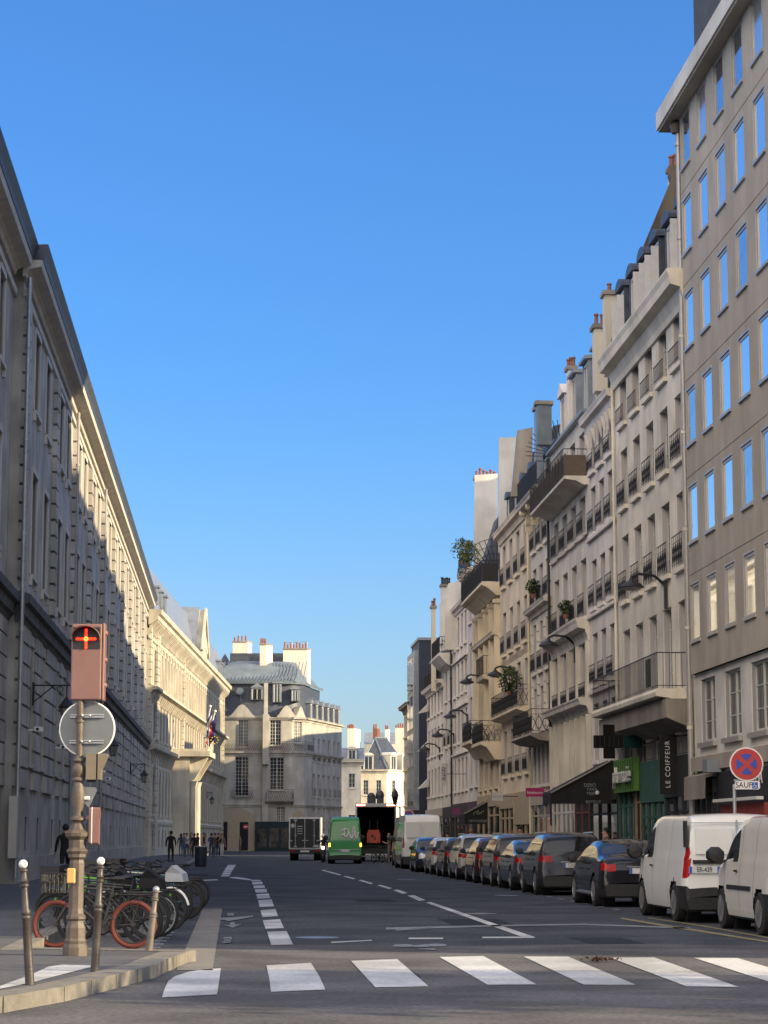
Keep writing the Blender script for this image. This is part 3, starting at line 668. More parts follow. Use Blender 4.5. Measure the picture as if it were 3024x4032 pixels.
# B7
b,fr=rb('terrace_house','thin pale house with planted roof terrace above the bend of the row',121.0,126.5)
W=fr.W; bz=bays(W,2,1.1,.2,.2)
fl=[(0,3.6,[],0,0)]+[(3.6+3.1*i,6.7+3.1*i if i<3 else 16.2,bz,4.4+3.1*i,6.3+3.1*i) for i in range(4)]
facade(fr,W,11,fl,'pale_render'); fill_windows(fr,fl,'plain',.2,'pale_render')
mould(fr,0,W,cornice_prof(16.4,.5,.6),'cornice','gold_stone'); mansard(fr,W,.3,16.42,1.2,19.3,4,20,9,'slate')
fr.put('railing',rail_mesh(W-.3,'bars',1.0,.55),W/2,0,16.42); shopfront(fr,.1,W-.1,3.5,flat('plum_shop',(.07,.03,.06)),2,fh=.7)
pB7=(b,fr)

# B8
b,fr=rb('pale_house','pale rendered house with plain rows of windows behind the third street lamp',126.5,135.6)
W=fr.W; bz=bays(W,4,1.0,.2,.2)
fl=[(0,3.6,[],0,0)]+[(3.6+2.85*i,6.45+2.85*i,bz,4.3+2.85*i,6.15+2.85*i) for i in range(4)]
facade(fr,W,11,fl,'white_render'); fill_windows(fr,fl,'plain',.2,'white_render')
for z in (6.5,9.3,12.1): mould(fr,0,W,[(0,z-.1),(.14,z-.1),(.14,z),(0,z+.02)],'string_course','white_render')
mould(fr,0,W,cornice_prof(15.3,.4,.35),'cornice','white_render'); mansard(fr,W,.3,15.35,1.5,17.2,5,17.9,10,'zinc')
slab_px(fr,[(1752,2560),(1754,2330),(1765,2300),(1808,2290),(1808,2560)],134,-.4,'party_wall','pale_render')
pipe(fr,.08,1,15,-.12,'iron',.06)
shopfront(fr,.1,W-.1,3.5,flat('dark_shop',(.035,.03,.035)),4,fh=.8)
pB8=(b,fr)

# B9
b,fr=rb('low_house','lower pale house with a bracketed roof balcony and chimney pots above',135.6,141.5)
W=fr.W; bz=bays(W,2,1.0,.2,.2)
fl=[(0,3.6,[],0,0)]+[(3.6+2.9*i,6.5+2.9*i,bz,4.3+2.9*i,6.15+2.9*i) for i in range(3)]
facade(fr,W,11,fl,'pale_render'); fill_windows(fr,fl,'plain',.2,'pale_render',rails={2:('ornate',.8,0)})
mould(fr,0,W,[(0,12.0),(0,12.85),(.85,12.85),(.85,12.7),(.4,12.2)],'balcony_slab','pale_render'); fr.put('railing',rail_mesh(W-.2,'bars',1,.8),W/2,0,12.86)
mansard(fr,W,.5,12.4,1.3,15.2,5,16,10,'zinc'); dormer(fr,2.8,.6,12.9,1.2,1.8,1.5,'flat','slate')
stack(fr,1738,1775,2300,140,.6,14,4,'pale_render',potm='iron'); stack(fr,1700,1716,2385,143.5,.6,11,2,'chimney_render')
shopfront(fr,.1,W-.1,3.4,'dark_shop',2,fh=.7)
pB9=(b,fr)

# B10
b,fr=rb('tall_pale_block','tall pale block with a stepped top storey and glass roof screen before the side street',141.5,154.4)
W=fr.W; bz=bays(W,5,1.1,.3,.3)
fl=[(0,3.6,[],0,0)]+[(3.6+2.7*i,6.3+2.7*i if i<2 else 11.6,bz,4.3+2.7*i,6.1+2.7*i) for i in range(3)]
facade(fr,W,11,fl,'white_render'); fill_windows(fr,fl,'plain',.2,'white_render')
mould(fr,0,W,cornice_prof(11.65,.5,.45),'cornice','white_render')
fr3=Fr(b,Matrix.Translation((0,.9,0))); b2=bays(W,4,1.5,.3,.3)
fl2=[(11.6,14.5,b2,12.1,14.0),(14.5,17.9,b2,15.0,16.9)]
facade(fr3,W,8,fl2,'pale_render',base=11.6,name='upper_wall')
for z0,z1,ws,s_,h_ in fl2:
    for xc,w in ws: put_window(fr3,xc,s_,w,h_-s_,'plain',.22,'metal_frame')
fr.put('railing',rail_mesh(W-.2,'bars',1,.1),W/2,-.2,11.66)
m=MB().box(.5,W-1,1.0,1.03,17.92,19.0).box(W-1.03,W-1,1.03,5,17.92,19.0); fr.build(m,'glass_screen',['mirror_glass'])
for i in range(3): dormer(fr,2+4*i,.2,11.8,1.3,1.7,.75,'flat','pale_zinc')
m=MB()
for z in (5,7.6,10.2): 
    for x in (0.4,): m.prism([(x,-.02,z+.6),(x,-.02,z),(x,-.75,z-.15)],(1.3,0,0))
fr.build(m,'window_awning',['white_frame'])
shopfront(fr,.1,W-.1,3.4,'pale_shop',5,fh=.5)
pB10=(b,fr)
# B11 across the side street
b,fr=rb('navy_clad_building','dark navy metal-clad building across the side street, its blank end wall facing the camera',161.,168.)
W=fr.W; m=MB().box(0,W,0,12,0,15.9,0).box(.1,W-.4,-.35,-.004,3.5,15.2,1)
fr.build(m,'wall',['navy_cladding','zinc']); g=MB()
for i in range(4):
    for j in range(4): g.box(.4+2.9*i,2.7+2.9*i,-.40,-.352,3.9+2.8*j,6.3+2.8*j)

for i in range(2):
    for j in range(4): fr.build(MB().box(.5+3.1*i,2.9+3.1*i,-.40,-.352,3.9+2.8*j,6.3+2.8*j),'window',['mirror_glass'])
m=MB().box(-.1,W+.1,-.1,12.1,15.902,16.1); fr.build(m,'parapet',['zinc'])
# B12 old low house at the end
b,fr=rb('old_end_house','old brownish house with bracketed eaves, last one visible before the street opens',168.,176.)
W=fr.W; bz=bays(W,5,1.1); fl=[(0,3.4,[],0,0),(3.4,6.2,bz,4,5.8),(6.2,9,bz,6.8,8.6),(9,11.4,bz,9.4,11.0)]
facade(fr,W,10,fl,'gold_stone'); fill_windows(fr,fl,'plain',.2,'gold_stone'); mould(fr,0,W,cornice_prof(11.8,.6,.5),'cornice','grime_wall')
mansard(fr,W,.3,11.8,1.2,13.4,4,14,9,'slate'); shopfront(fr,.1,W-.1,3.2,'dark_shop',4,fh=.6)
# unseen house and blocks added behind the row to cast shadows
XR0=XR; XR=lambda Y:XR0(Y)+3.2
b,fr=rb('far_shadow_house','unseen cream house added round the bend to block the sun',188.,199.)  # added out of view, bounds the sun gap that lights the portal
XR=XR0
W=fr.W; bz=bays(W,4,1.1); fl=[(0,3.4,[],0,0)]+[(3.4+2.9*i,6.3+2.9*i,bz,4.1+2.9*i,6+2.9*i) for i in range(4)]
facade(fr,W,10,fl,'cream_render'); fill_windows(fr,fl,'plain',.2,'cream_render'); mould(fr,0,W,cornice_prof(15.2,.5,.4),'cornice','cream_render'); mansard(fr,W,.3,15.2,1.5,19,4,20,9,'slate')
b=thing('rear_shadow_blocks','unseen tall blocks added behind the right-hand row to cast shade','building',(0,0,0),0)  # added out of view, stepped heights shape the shade on the left wall
m=MB(); 
def obox(mb,x0,y0,x1,y1,wd,z,mi=0):
    a=Vector((x0,y0,0));c=Vector((x1,y1,0));d=(c-a).normalized();n=Vector((d.y,-d.x,0))
    mb.prism([a,c,c+n*wd,a+n*wd],(0,0,z),mi)
for a_,c_,z_ in ((48,71,33.5),(71,103,26.8),(103,119,26.3),(119,150,24.3),(150,160,23.5),(160,172,22.),(172,174,20.5),(188,214,18.5)):
    o_=12 if a_<70 else 8.5
    m=MB(); obox(m,XR(a_)+o_,a_+.01,XR(c_)+o_,c_,14 if a_<70 else 10,z_); m.build('wall',['pale_render'],b)
    m=MB(); obox(m,XR(a_)+o_-.1,a_+.01,XR(c_)+o_-.1,c_,14.2 if a_<70 else 10.2,.3); m.xf(Matrix.Translation((0,0,z_))); m.build('roof',['zinc'],b)
b=thing('bend_shadow_blocks','unseen cream blocks added beyond the bend to cast shade','building',(0,0,0),0)  # added out of view, heights shade the ministry and corner building
m=MB(); obox(m,9,215,9.7,233,14,28); obox(m,9.71,233.01,13,300,14,18.5); m.build('wall',['cream_render'],b); m=MB(); obox(m,10.2,234,13.4,299,12,2.5); m.xf(Matrix.Translation((0,0,18.5))); m.build('roof',['slate'],b)
# ---------- left-hand palace ----------
def lb(name,label,A,B,cat='building',grp=None):
    A=Vector((*A,0));B=Vector((*B,0)); d=B-A
    b=thing(name,label,cat,A,math.atan2(d.y,d.x),grp)
    fr=Fr(b); fr.inv=(Matrix.Translation(A)@Matrix.Rotation(math.atan2(d.y,d.x),4,'Z')).inverted(); fr.W=d.length; return b,fr
Ys=65.7; b,fr=lb('palace','long shaded grey stone palace with banded ground floor and deep eaves on the left',(XL(Ys),Ys),(XL(165),165))
palace=fr; W=fr.W
xs=[4.9,9.2]; qs=[0.0,11.6]
for i in range(9):
    x0=12.15+9.73*i; xs+= [x0+3.1,x0+6.6]
    if i<8: qs.append(x0+9.73-.55)
xs=[x for x in xs if x<W-1.2]
w1=[(x,1.7) for x in xs]; wb=[(x,.75) for x in xs]
wb=[(x,.9) for x in xs]
fl=[(0,3.0,wb,1.1,2.15),(3.0,8.4,[(x,1.5) for x in xs],3.85,7.5),(8.4,14.1,w1,9.85,13.15),(14.1,19.2,w1,15.2,17.75)]
facade(fr,W,14,fl,'palace_stone',rd=.42)
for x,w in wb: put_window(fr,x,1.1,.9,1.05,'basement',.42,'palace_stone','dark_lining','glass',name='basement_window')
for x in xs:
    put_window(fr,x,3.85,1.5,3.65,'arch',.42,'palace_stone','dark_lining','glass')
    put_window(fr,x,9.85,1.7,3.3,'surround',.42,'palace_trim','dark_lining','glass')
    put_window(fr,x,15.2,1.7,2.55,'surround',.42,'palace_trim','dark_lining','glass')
# banded ground floor (courses with open joints), quoin strips above
m=MB(); edges=[0]+[e for x in xs for e in (x-.9,x+.9)]+[W]
for k in range(0,len(edges),2):
    a,c=edges[k],edges[k+1]
    if c-a<.3: continue
    z=3.02
    for r in range(8): m.box(a,c,-.11,-.004,z,z+.555); z+=.64
for x in xs:
    for r in range(1): m.box(x-.898,x+.898,-.075,-.004,7.6,8.1)
fr.build(m,'banded_stone',['palace_stone'])
m=MB()
for q in qs:
    z=9.3
    while z<17.6: m.box(q,q+1.2,-.17,-.004,z,z+.49); z+=.575
m.box(0,W,-.14,-.0045,.0,.9); fr.build(m,'quoin',['palace_stone'])
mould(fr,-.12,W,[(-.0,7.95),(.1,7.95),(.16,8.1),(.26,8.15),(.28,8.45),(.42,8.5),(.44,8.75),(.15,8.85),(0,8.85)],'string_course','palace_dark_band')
mould(fr,-.1,W,[(0,17.95),(.1,17.97),(.12,18.15),(.05,18.2),(0,18.2)],'frieze','palace_trim')
mould(fr,-.5,W,[(0,18.5),(.1,18.5),(.14,18.65),(.25,18.72),(.56,18.8),(.6,19.0),(0,19.0)],'cornice','palace_trim')
mould(fr,-.5,W,[(0,19.002),(.62,19.002),(.66,19.15),(.78,19.38),(.76,19.5),(.6,19.5),(0,19.45)],'eaves_gutter','slate')
mansard(fr,W,-.3,19.48,.6,20.1,4,21.2,14,'zinc')
# recessed wing nearer the camera
fr0=Fr(b,Matrix.Translation((-26,.3,0))); xs0=[22.5,18.6,14.7,10.8,6.9,3.0]
fl=[(0,3.0,[],0,0),(3.0,8.4,[(x,1.35) for x in xs0],3.85,7.5),(8.4,14.1,[(x,1.4) for x in xs0],9.85,13.15),(14.1,19.2,[(x,1.4) for x in xs0],15.2,17.75)]
facade(fr0,26-.01,13,fl,'palace_stone',rd=.42)
for x in xs0:
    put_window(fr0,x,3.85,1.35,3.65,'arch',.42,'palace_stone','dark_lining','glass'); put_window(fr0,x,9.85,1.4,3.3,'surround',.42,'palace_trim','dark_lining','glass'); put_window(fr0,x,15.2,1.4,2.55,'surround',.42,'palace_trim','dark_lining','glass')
m=MB(); z=3.02
for r in range(8):
    e0=[0]+[e for x in sorted(xs0) for e in (x-.9,x+.9)]+[25.98]
    for k in range(0,len(e0),2): m.box(e0[k],e0[k+1],-.085,-.004,z,z+.585)
    z+=.64
fr0.build(m,'banded_stone',['palace_stone'])
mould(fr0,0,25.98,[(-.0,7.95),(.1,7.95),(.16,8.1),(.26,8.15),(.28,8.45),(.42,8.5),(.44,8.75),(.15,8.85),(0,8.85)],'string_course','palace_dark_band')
mould(fr0,0,25.98,[(0,17.95),(.1,17.97),(.12,18.15),(.05,18.2),(0,18.2)],'frieze','palace_trim')
mould(fr0,0,25.4,[(0,18.5),(.1,18.5),(.14,18.65),(.25,18.72),(.56,18.8),(.6,19.0),(0,19.0)],'cornice','palace_trim')
mould(fr0,0,25.4,[(0,19.002),(.62,19.002),(.66,19.15),(.78,19.38),(.76,19.5),(.6,19.5),(0,19.45)],'eaves_gutter','slate')
m=MB().box(0,25.8,.0,.9,19.45,20.55).box(0,25.8,-.12,1.0,20.552,20.75); fr0.build(m,'attic_parapet',['ministry_stone'])
for x in (-.25,21.4,41,): pipe(fr,x,.3,18.5,-.2,'galvanised' if x<0 else 'grey_lining',.07)
m=MB().box(-.75,-.2,-.25,-.01,.9,2.7); fr.build(m,'wall_cabinet',['palace_trim'])

# ---------- ministry with pediment ----------
X0,Y0=-17.75,165.; Y1=250.; X1=(880-1512)/F*Y1
b,fr=lb('ministry_building','sunlit honey stone ministry with heavy bracketed cornice, pediment and carved portal',(X0,Y0),(X1,Y1))
ministry=fr; W=fr.W; n=31; pitch=(W-2)/n; px0=24.; pdx=42.
xs=[1+pitch*(i+.5) for i in range(n)]; xl=[x for x in xs if abs(x-px0)>3.4]
fl=[(0,2.7,[(x,.75) for x in xl],.75,2.1),(2.7,8.2,[(x,1.15) for x in xl],3.3,6.9),(8.2,12.6,[(x,1.2) for x in xs],9.1,11.9),(12.6,17.2,[(x,1.2) for x in xs],13.2,15.9)]
facade(fr,W,14,fl,'ministry_stone',rd=.32)
for x in xl:
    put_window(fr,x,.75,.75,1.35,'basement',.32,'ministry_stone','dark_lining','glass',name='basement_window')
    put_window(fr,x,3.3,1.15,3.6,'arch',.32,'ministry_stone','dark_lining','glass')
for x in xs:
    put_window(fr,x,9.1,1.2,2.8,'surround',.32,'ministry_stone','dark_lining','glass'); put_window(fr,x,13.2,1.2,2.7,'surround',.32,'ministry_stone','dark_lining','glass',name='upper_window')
mould(fr,0,W,[(0,2.5),(.1,2.5),(.15,2.75),(.05,2.9),(0,2.9)],'plinth_course','ministry_stone')
mould(fr,0,W,[(0,7.7),(.1,7.7),(.2,8.0),(.6,8.15),(.65,8.4),(.2,8.6),(0,8.6)],'string_course','ministry_stone')
mould(fr,0,W,[(0,12.3),(.25,12.35),(.3,12.5),(.7,12.6),(.72,12.8),(.2,12.9),(0,12.9)],'balcony_course','ministry_stone')
mould(fr,-.6,W,[(0,16.4),(.1,16.4),(.12,16.65),(.05,16.7),(0,16.7)],'frieze','ministry_stone')
mould(fr,-.6,W,[(0,17.4),(.15,17.45),(.7,17.8),(.75,18.1),(.95,18.2),(1.0,18.55),(0,18.57)],'cornice','ministry_stone')
m=MB(); i=0; x=.1
while x<W-.4:
    m.prism([(x,-.02,16.8),(x,-.14,16.85),(x,-.2,17.2),(x,-.66,17.6),(x,-.66,17.77),(x,-.02,17.42)],(.34,0,0)); x+=1.05
x=.6; lb_=MB()
while x<W-.5:
    lb_.prism([(x,-.02,11.7),(x,-.15,11.75),(x,-.5,12.4),(x,-.02,12.35)],(.3,0,0)); lb_.prism([(x,-.02,7.1),(x,-.12,7.15),(x,-.4,8.05),(x,-.02,8.05)],(.25,0,0)); x+=1.37
fr.build(m,'bracket',['ministry_stone']); lo_=fr.build(lb_,'small_bracket',['ministry_stone']); lo_['kind']='stuff'
m=MB()
for q in (0.05,5.2,6.4,30.0,W-1.1):
    z=.1
    while z<17: 
        if not (8.1<z<8.7 or 12.1<z<12.9 or 7.4<z<8.2 or 11.9<z<12.5): m.box(q,q+.9,-.2,-.004,z,z+.5)
        z+=.56
fr.build(m,'quoin',['ministry_stone'])
m=MB()
for xa in [x+pitch/2 for x in xs if x>7]: m.box(xa-.22,xa+.22,-.12,-.004,12.92,16.1).box(xa-.3,xa+.3,-.16,-.004,16.102,16.38)
fr.build(m,'pilaster',['ministry_stone'])
m=MB()
for k,xa in enumerate(xs):
    if k%2==0: m.box(xa-.7,xa+.7,-.72,-.64,12.82,13.7)
fr.build(m,'balcony_railing',['iron']) if False else None
mansard(fr,W,-.4,18.57,.6,22.4,3,23.3,14,'zinc'); 
for i in range(3): 
    dormer(fr,3.0+3.4*i,-.35,19.3,1.0,1.25,1.2,'flat','zinc','metal_frame'); dormer(fr,W-4-3.4*i,-.35,19.3,1.0,1.25,1.2,'flat','zinc','metal_frame')
m=MB(); a=pdx-4.2; c=pdx+4.2
m.prism([(a,-1.0,18.58),(c,-1.0,18.58),((a+c)/2,-1.0,22.9)],(0,.5,0),0); m.prism([(a-.3,-.48,18.58),(c+.3,-.48,18.58),((a+c)/2,-.48,23.2)],(0,6,0),1)
for t in range(14):
    s_=t/13; m.sphere((a+1.3+(c-a-2.6)*s_,-1.02,19.2+1.6*(1-abs(s_-.5)*2)*.8),.28,0,8,5,(1,.5,1.3))
m.tube((a-.1,-1.1,18.7),((a+c)/2,-1.1,23.0),.16,6).tube((c+.1,-1.1,18.7),((a+c)/2,-1.1,23.0),.16,6)
fr.build(m,'pediment',['ministry_stone','zinc'])
mb=MB().box(W-6,W-4,3,4.2,22,24.6,0).box(W-6.1,W-3.9,2.9,4.3,24.602,24.75,1); fr.build(mb,'chimney',['chimney_render','grime_wall'])
# portal
m=MB(); hw=3.0
m.box(px0-hw,px0-hw+1.3,-1.5,-.004,0,8.3).box(px0+hw-1.3,px0+hw,-1.5,-.004,0,8.3)
for sg in (-1,1):
    for k in range(2): m.lathe([(.3,.6),(.34,.7),(.27,.9),(.25,5.8),(.3,6.0),(.38,6.25)],12,(px0+sg*(hw-.35-.65*k),-1.75,0))
    m.box(px0+sg*(hw-.7)-.75,px0+sg*(hw-.7)+.75,-2.1,-1.502,0,.58)
    m.prism([(px0+sg*(hw-.7)-.4,-1.502,6.3),(px0+sg*(hw-.7)-.4,-1.9,6.4),(px0+sg*(hw-.7)-.4,-3.0,8.2),(px0+sg*(hw-.7)-.4,-1.502,8.2)],(.8,0,0))
nn=12; r=hw-1.3; poly=[(px0-r,-1.4,8.3),(px0+r,-1.4,8.3)]+[(px0+r*math.cos(math.pi*i/nn),-1.4,5.6+r*math.sin(math.pi*i/nn)) for i in range(nn+1)]
m.prism(poly,(0,1.39,0))
m.box(px0-hw-.3,px0+hw+.3,-3.2,-.004,8.302,8.75).box(px0-hw-.1,px0+hw+.1,-3.0,-.004,8.752,8.95)
for i in range(13): m.lathe([(.09,8.95),(.14,9.2),(.08,9.5),(.12,9.75)],8,(px0-hw+.1+(2*hw-.2)*i/12,-2.85,0))
m.box(px0-hw,px0+hw,-3.0,-2.7,9.752,9.9).box(px0-hw,px0-hw+.45,-3.05,-2.65,8.952,9.95).box(px0+hw-.45,px0+hw,-3.05,-2.65,8.952,9.95)
fr.build(m,'portal',['ministry_stone']); m=MB().box(px0-r,px0+r,-.5,-.42,.1,7.2); fr.build(m,'door',[flat('portal_door',(.05,.035,.03))])
for k,(lab,du,cols) in enumerate((('french tricolour flag on a slanted pole over the portal',0,('sign_blue','sign_white','sign_red')),('dark blue flag with gold stars hung behind the tricolour',.9,('flag_navy',)*3))):
    flat('flag_navy',(.03,.03,.12)); flat('star_gold',(.6,.45,.05)); flat('flag_red',(.65,.02,.03)); flat('flag_blue',(.03,.04,.22))
    base=fr.inv.inverted()@Vector((px0-2.8+du*1.0,-2.6,9.0)); t=thing('flag',lab,'flag',base,0,'flags over the portal')
    tip=Vector((.6+.35*k,-.5,3.5-.35*k)); MB().tube((0,0,-.6),tip,.05,8).sphere(tip,.12).build('flag_pole',['white_enamel'],t,True)
    cl=MB(); N=12; K=9
    for j in range(K+1):
        for i in range(N+1):
            s_=i/N; q=tip*(.95-.62*j/K); dr=.6*Vector((.35*math.sin(s_*5+j*.9)*.5+s_*.35,.25*math.sin(s_*7+j*1.3),-s_*(2.6-.9*j/K)))
            cl.v.append(tuple(q+dr))
    for j in range(K):
        for i in range(N):
            cl.f.append((j*(N+1)+i,j*(N+1)+i+1,(j+1)*(N+1)+i+1,(j+1)*(N+1)+i)); cl.m.append(min(2,i*3//N))
    cl.build('cloth',['flag_blue','sign_white','flag_red'] if k==0 else ['flag_navy']*3,t,True)
    if k==1:
        st=MB()
        for i in range(8):
            a=2*math.pi*i/8; c0=tip*.6+Vector((.35,-.2,-1.2)); st.sphere((c0.x+.3*math.cos(a),c0.y-.1,c0.z+.3*math.sin(a)),.06,0,6,4)
        st.build('star',['star_gold'],t)

# ---------- round-cornered building facing the camera ----------
P0=Vector(((830-1512)/F*253,253,0)); P1=Vector(((1046-1512)/F*253,253,0)); P2=Vector(((1150-1512)/F*253,253.4,0)); P3=Vector(((1200-1512)/F*254.6,254.6,0)); P4=Vector(((1224-1512)/F*257,257,0)); P5=Vector(((1346-1512)/F*272,272,0))
b=thing('corner_building','pale stone round-cornered building with green-grey zinc roof closing the view','building',(P0.x,P0.y,0),0)
def sub(A,B):
    d=B-A; fr=Fr(b,Matrix.Translation(A-P0)@Matrix.Rotation(math.atan2(d.y,d.x),4,'Z')); fr.W=d.length; return fr
Z=lambda v,Y=253:at(1000,v,Y).z
E=Z(2828) # eaves height
f1=sub(P0,P1); xw=lambda u:(u-1512)/F*253-P0.x
w2=[(xw(955),2.6-.2)]; w1=[(xw(948),2.4)]
facade(f1,f1.W,12,[(0,5.0,[],0,0),(5.0,11.2,[(xw(956),1.55)],Z(3135),Z(2980)),(11.2,E,[(xw(960),1.2)],Z(2942),Z(2818))],'corner_stone',rd=.3)
put_window(f1,xw(956),Z(3135),1.55,Z(2980)-Z(3135),'grid',.3,'corner_stone'); put_window(f1,xw(960),Z(2942),1.2,Z(2818)-Z(2942),'grid',.3,'corner_stone')
f2=sub(P1,P2); xw2=lambda u:(u-1046)/F*253
facade(f2,f2.W,12,[(0,3.2,[],0,0),(3.2,5.2,[(xw2(1110),1.0)],3.3,5.05),(5.2,11.2,[(xw2(1094),1.65)],Z(3110),Z(2982)),(11.2,E,[(xw2(1087),1.3)],Z(2935),Z(2820))],'corner_stone',rd=.3)
put_window(f2,xw2(1110),3.3,1.0,1.75,'grid',.3,'corner_stone'); put_window(f2,xw2(1094),Z(3110),1.65,Z(2982)-Z(3110),'grid',.3,'corner_stone'); put_window(f2,xw2(1087),Z(2935),1.3,Z(2820)-Z(2935),'grid',.3,'corner_stone')
f3=sub(P2,P3); facade(f3,f3.W,10,[(0,10.2,[],0,0),(10.2,E,[(f3.W/2,1.1)],Z(2925),Z(2825))],'corner_stone',side=True,rd=.15); put_window(f3,f3.W/2,Z(2925),1.1,Z(2825)-Z(2925),'grid',.15,'corner_stone')
f4=sub(P3,P4); facade(f4,f4.W,8,[(0,E,[],0,0)],'corner_stone')
f5=sub(P4,P5); W5=f5.W; bz=bays(W5,6,.95,.4,.2)
ff=[(0,3.0,[(x,.9) for x,_ in bz],.6,2.6),(3.0,5.6,[(x,.8) for x,_ in bz],3.5,4.9),(5.6,9.8,bz,6.3,8.9),(9.8,E,bz,10.4,13.1)]
facade(f5,W5,8,ff,'corner_stone'); fill_windows(f5,ff,'plain',.22,'corner_stone',rails={2:('bars',.9,0),3:('bars',.6,0)})
for f in (f1,f2,f3,f4,f5):
    e0=-.05
    for (z,h,o,nm) in ((Z(2958),.5,.35,'string_course'),(5.3,.3,.2,'lower_course')): mould(f,0,f.W,cornice_prof(z,h,o),nm,'corner_stone')
    if f is not f1 and f is not f2: mould(f,0,f.W,cornice_prof(E+.15,.5,.45),'cornice','corner_stone')
    else: mould(f,0,f.W,cornice_prof(E+.1,.3,.25),'cornice','corner_stone')
# pilaster strip between the facets
m=MB().box(-.35,.38,-1.0,-.004,E-5.3,E+.4).box(-.2,.25,-.5,-.004,E+.402,Z(2690)); f2.build(m,'pilaster',['corner_stone'])
m=MB().box(-.3,.35,-.3,-.004,0,E-5.302); f2.build(m,'lower_pilaster',['corner_stone'])
# arches, shop, balconies
def archway(f,xc,w,zt,name='archway'):
    m=MB(); r=w/2; nn=14; poly=[(xc-r,-.03,.0),(xc+r,-.03,.0)]+[(xc+r*math.cos(math.pi*i/nn),-.03,zt-r*.72+r*.72*math.sin(math.pi*i/nn)) for i in range(nn+1)]
    m.prism(poly,(0,.02,0)); o=f.build(m,name,[flat('arch_recess',(.40,.33,.24),.9)]); return o
archway(f1,xw(925),5.0,5.0); m=MB().box(xw(950),xw(983),-.07,-.034,.1,3.3).box(xw(860),xw(902),-.07,-.034,.1,3.3); f1.build(m,'door',['dark_interior'])
m=MB().lathe([(.3,0),(.3,.03)],14,(0,0,0),axis='y'); m.xf(Matrix.Translation((xw(973),-.14,2.75))); no=f1.build(m,'no_entry_disc',['sign_red']); m=MB().box(xw(973)-.2,xw(973)+.2,-.17,-.142,2.7,2.8); f1.build(m,'no_entry_bar',['sign_white'])
m=MB().box(xw2(1050)-1.2,xw2(1050)+3.2,-.35,-.004,0,3.35,0)
for i in range(3): m.box(xw2(1050)-1.0+1.4*i,xw2(1050)+.1+1.4*i,-.38,-.352,.4,2.6,1)
f2.build(m,'shopfront',[flat('teal_shop',(.008,.022,.03)),'shop_glass'])
archway(f3,f3.W/2,1.6,4.6); archway(f5,1.5,1.6,4.6)
f1.put('railing',rail_mesh(2.6,'ornate',1.35,.1),xw(956),-.2,Z(3135)-.4)
mould(f2,xw2(1048),xw2(1158),[(0,5.3),(0,5.75),(.9,5.75),(.8,5.6),(.3,5.35)],'balcony_slab','corner_stone'); f2.put('railing',rail_mesh(3.1,'ornate',1.2,.85),xw2(1103),0,5.78)
for f in (f1,f2,f3,f4): f.put('railing',rail_mesh(f.W,'ornate',1.1,.1),f.W/2,-.38,Z(2958)+.05)
# wavy dormer pediments, curved mansard, upper zinc roof
def hump(f,xc,w,h,z):
    m=MB(); nn=16; poly=[(xc-w/2,-.25,z)]+[(xc-w/2+w*i/nn,-.25,z+.15+h*math.sin(math.pi*i/nn)**1.6) for i in range(nn+1)]+[(xc+w/2,-.25,z)]
    m.prism(poly,(0,1.6,0)); f.build(m,'curved_pediment',['corner_stone'])
hump(f1,xw(955),2.9,1.3,E+.12); hump(f2,xw2(1150)-.6,2.2,1.2,E+.12); hump(f3,f3.W/2+.2,1.3,1.1,E+.16)
ring=[Vector((P.x,P.y,0))-Vector((P0.x,P0.y,0)) for P in (P0,P1,P2,P3,P4)]; ring=ring[:4]; ctr=ring[2]+Vector((-2,14,0))
def loft_roof(levels,mt,name='roof'):
    m=MB(); n=len(ring)+2; ex=[ring[0]+Vector((0,14,0)),ring[3]+Vector((2.5,12,0))]
    base=[ex[0]]+ring+[ex[1]]
    vs=[];fs=[]
    for inset,z in levels:
        for k,p in enumerate(base):
            d=(ctr-p); d.z=0; d=d.normalized()*inset; q=p+d; vs.append((q.x,q.y,z))
    for L in range(len(levels)-1):
        for i in range(n-1): fs.append((L*n+i,L*n+i+1,(L+1)*n+i+1,(L+1)*n+i))
    fs.append(tuple(range((len(levels)-1)*n,len(levels)*n)))
    m.add(vs,fs); return m.build(name,[mt],b,True)
zt=Z(2680)
loft_roof([(.1,E+.1),(.6,E+.35),(1.0,E+1.2),(1.15,E+2.4),(1.1,zt-.3)],'slate')
loft_roof([(.75,zt-.3),(.7,zt-.02),(1.2,zt+.06),(1.9,zt+.9),(2.9,zt+1.7),(4.2,Z(2600)),(6,Z(2588))],'pale_zinc','upper_roof')
def ptl(u,v,Y): q=at(u,v,Y); return (q.x-P0.x,q.y-P0.y,q.z)
m=MB()
for i in range(24):
    u=872+i*14; m.tube(ptl(u,2677,254.0),ptl(u+14,2606,257.2),.05,4)
m.build('roof_seam',['pale_zinc'],b)
fR=Fr(b)
def zd(u,v0,v1,w,Y=253.7,st='arch',mt='zinc'):
    x,y,z0=ptl(u,v1,Y); _,_,z1=ptl(u,v0,Y); return dormer(fR,x,y,z0,w,z1-z0,1.6,st,mt,'white_frame')
zd(1012,2708,2755,1.4,st='gable'); zd(1091,2690,2765,1.0,st='flat'); zd(1162,2715,2760,.9,st='arch')
m=MB(); q=ptl(945,2722,253.6); m.lathe([(.42,0),(.42,.25),(.3,.3)],16,(0,0,0),axis='y'); m.xf(Matrix.Translation((q[0],q[1]-.1,q[2]))); m.build('round_window',['pale_zinc'],b)
m=MB(); 
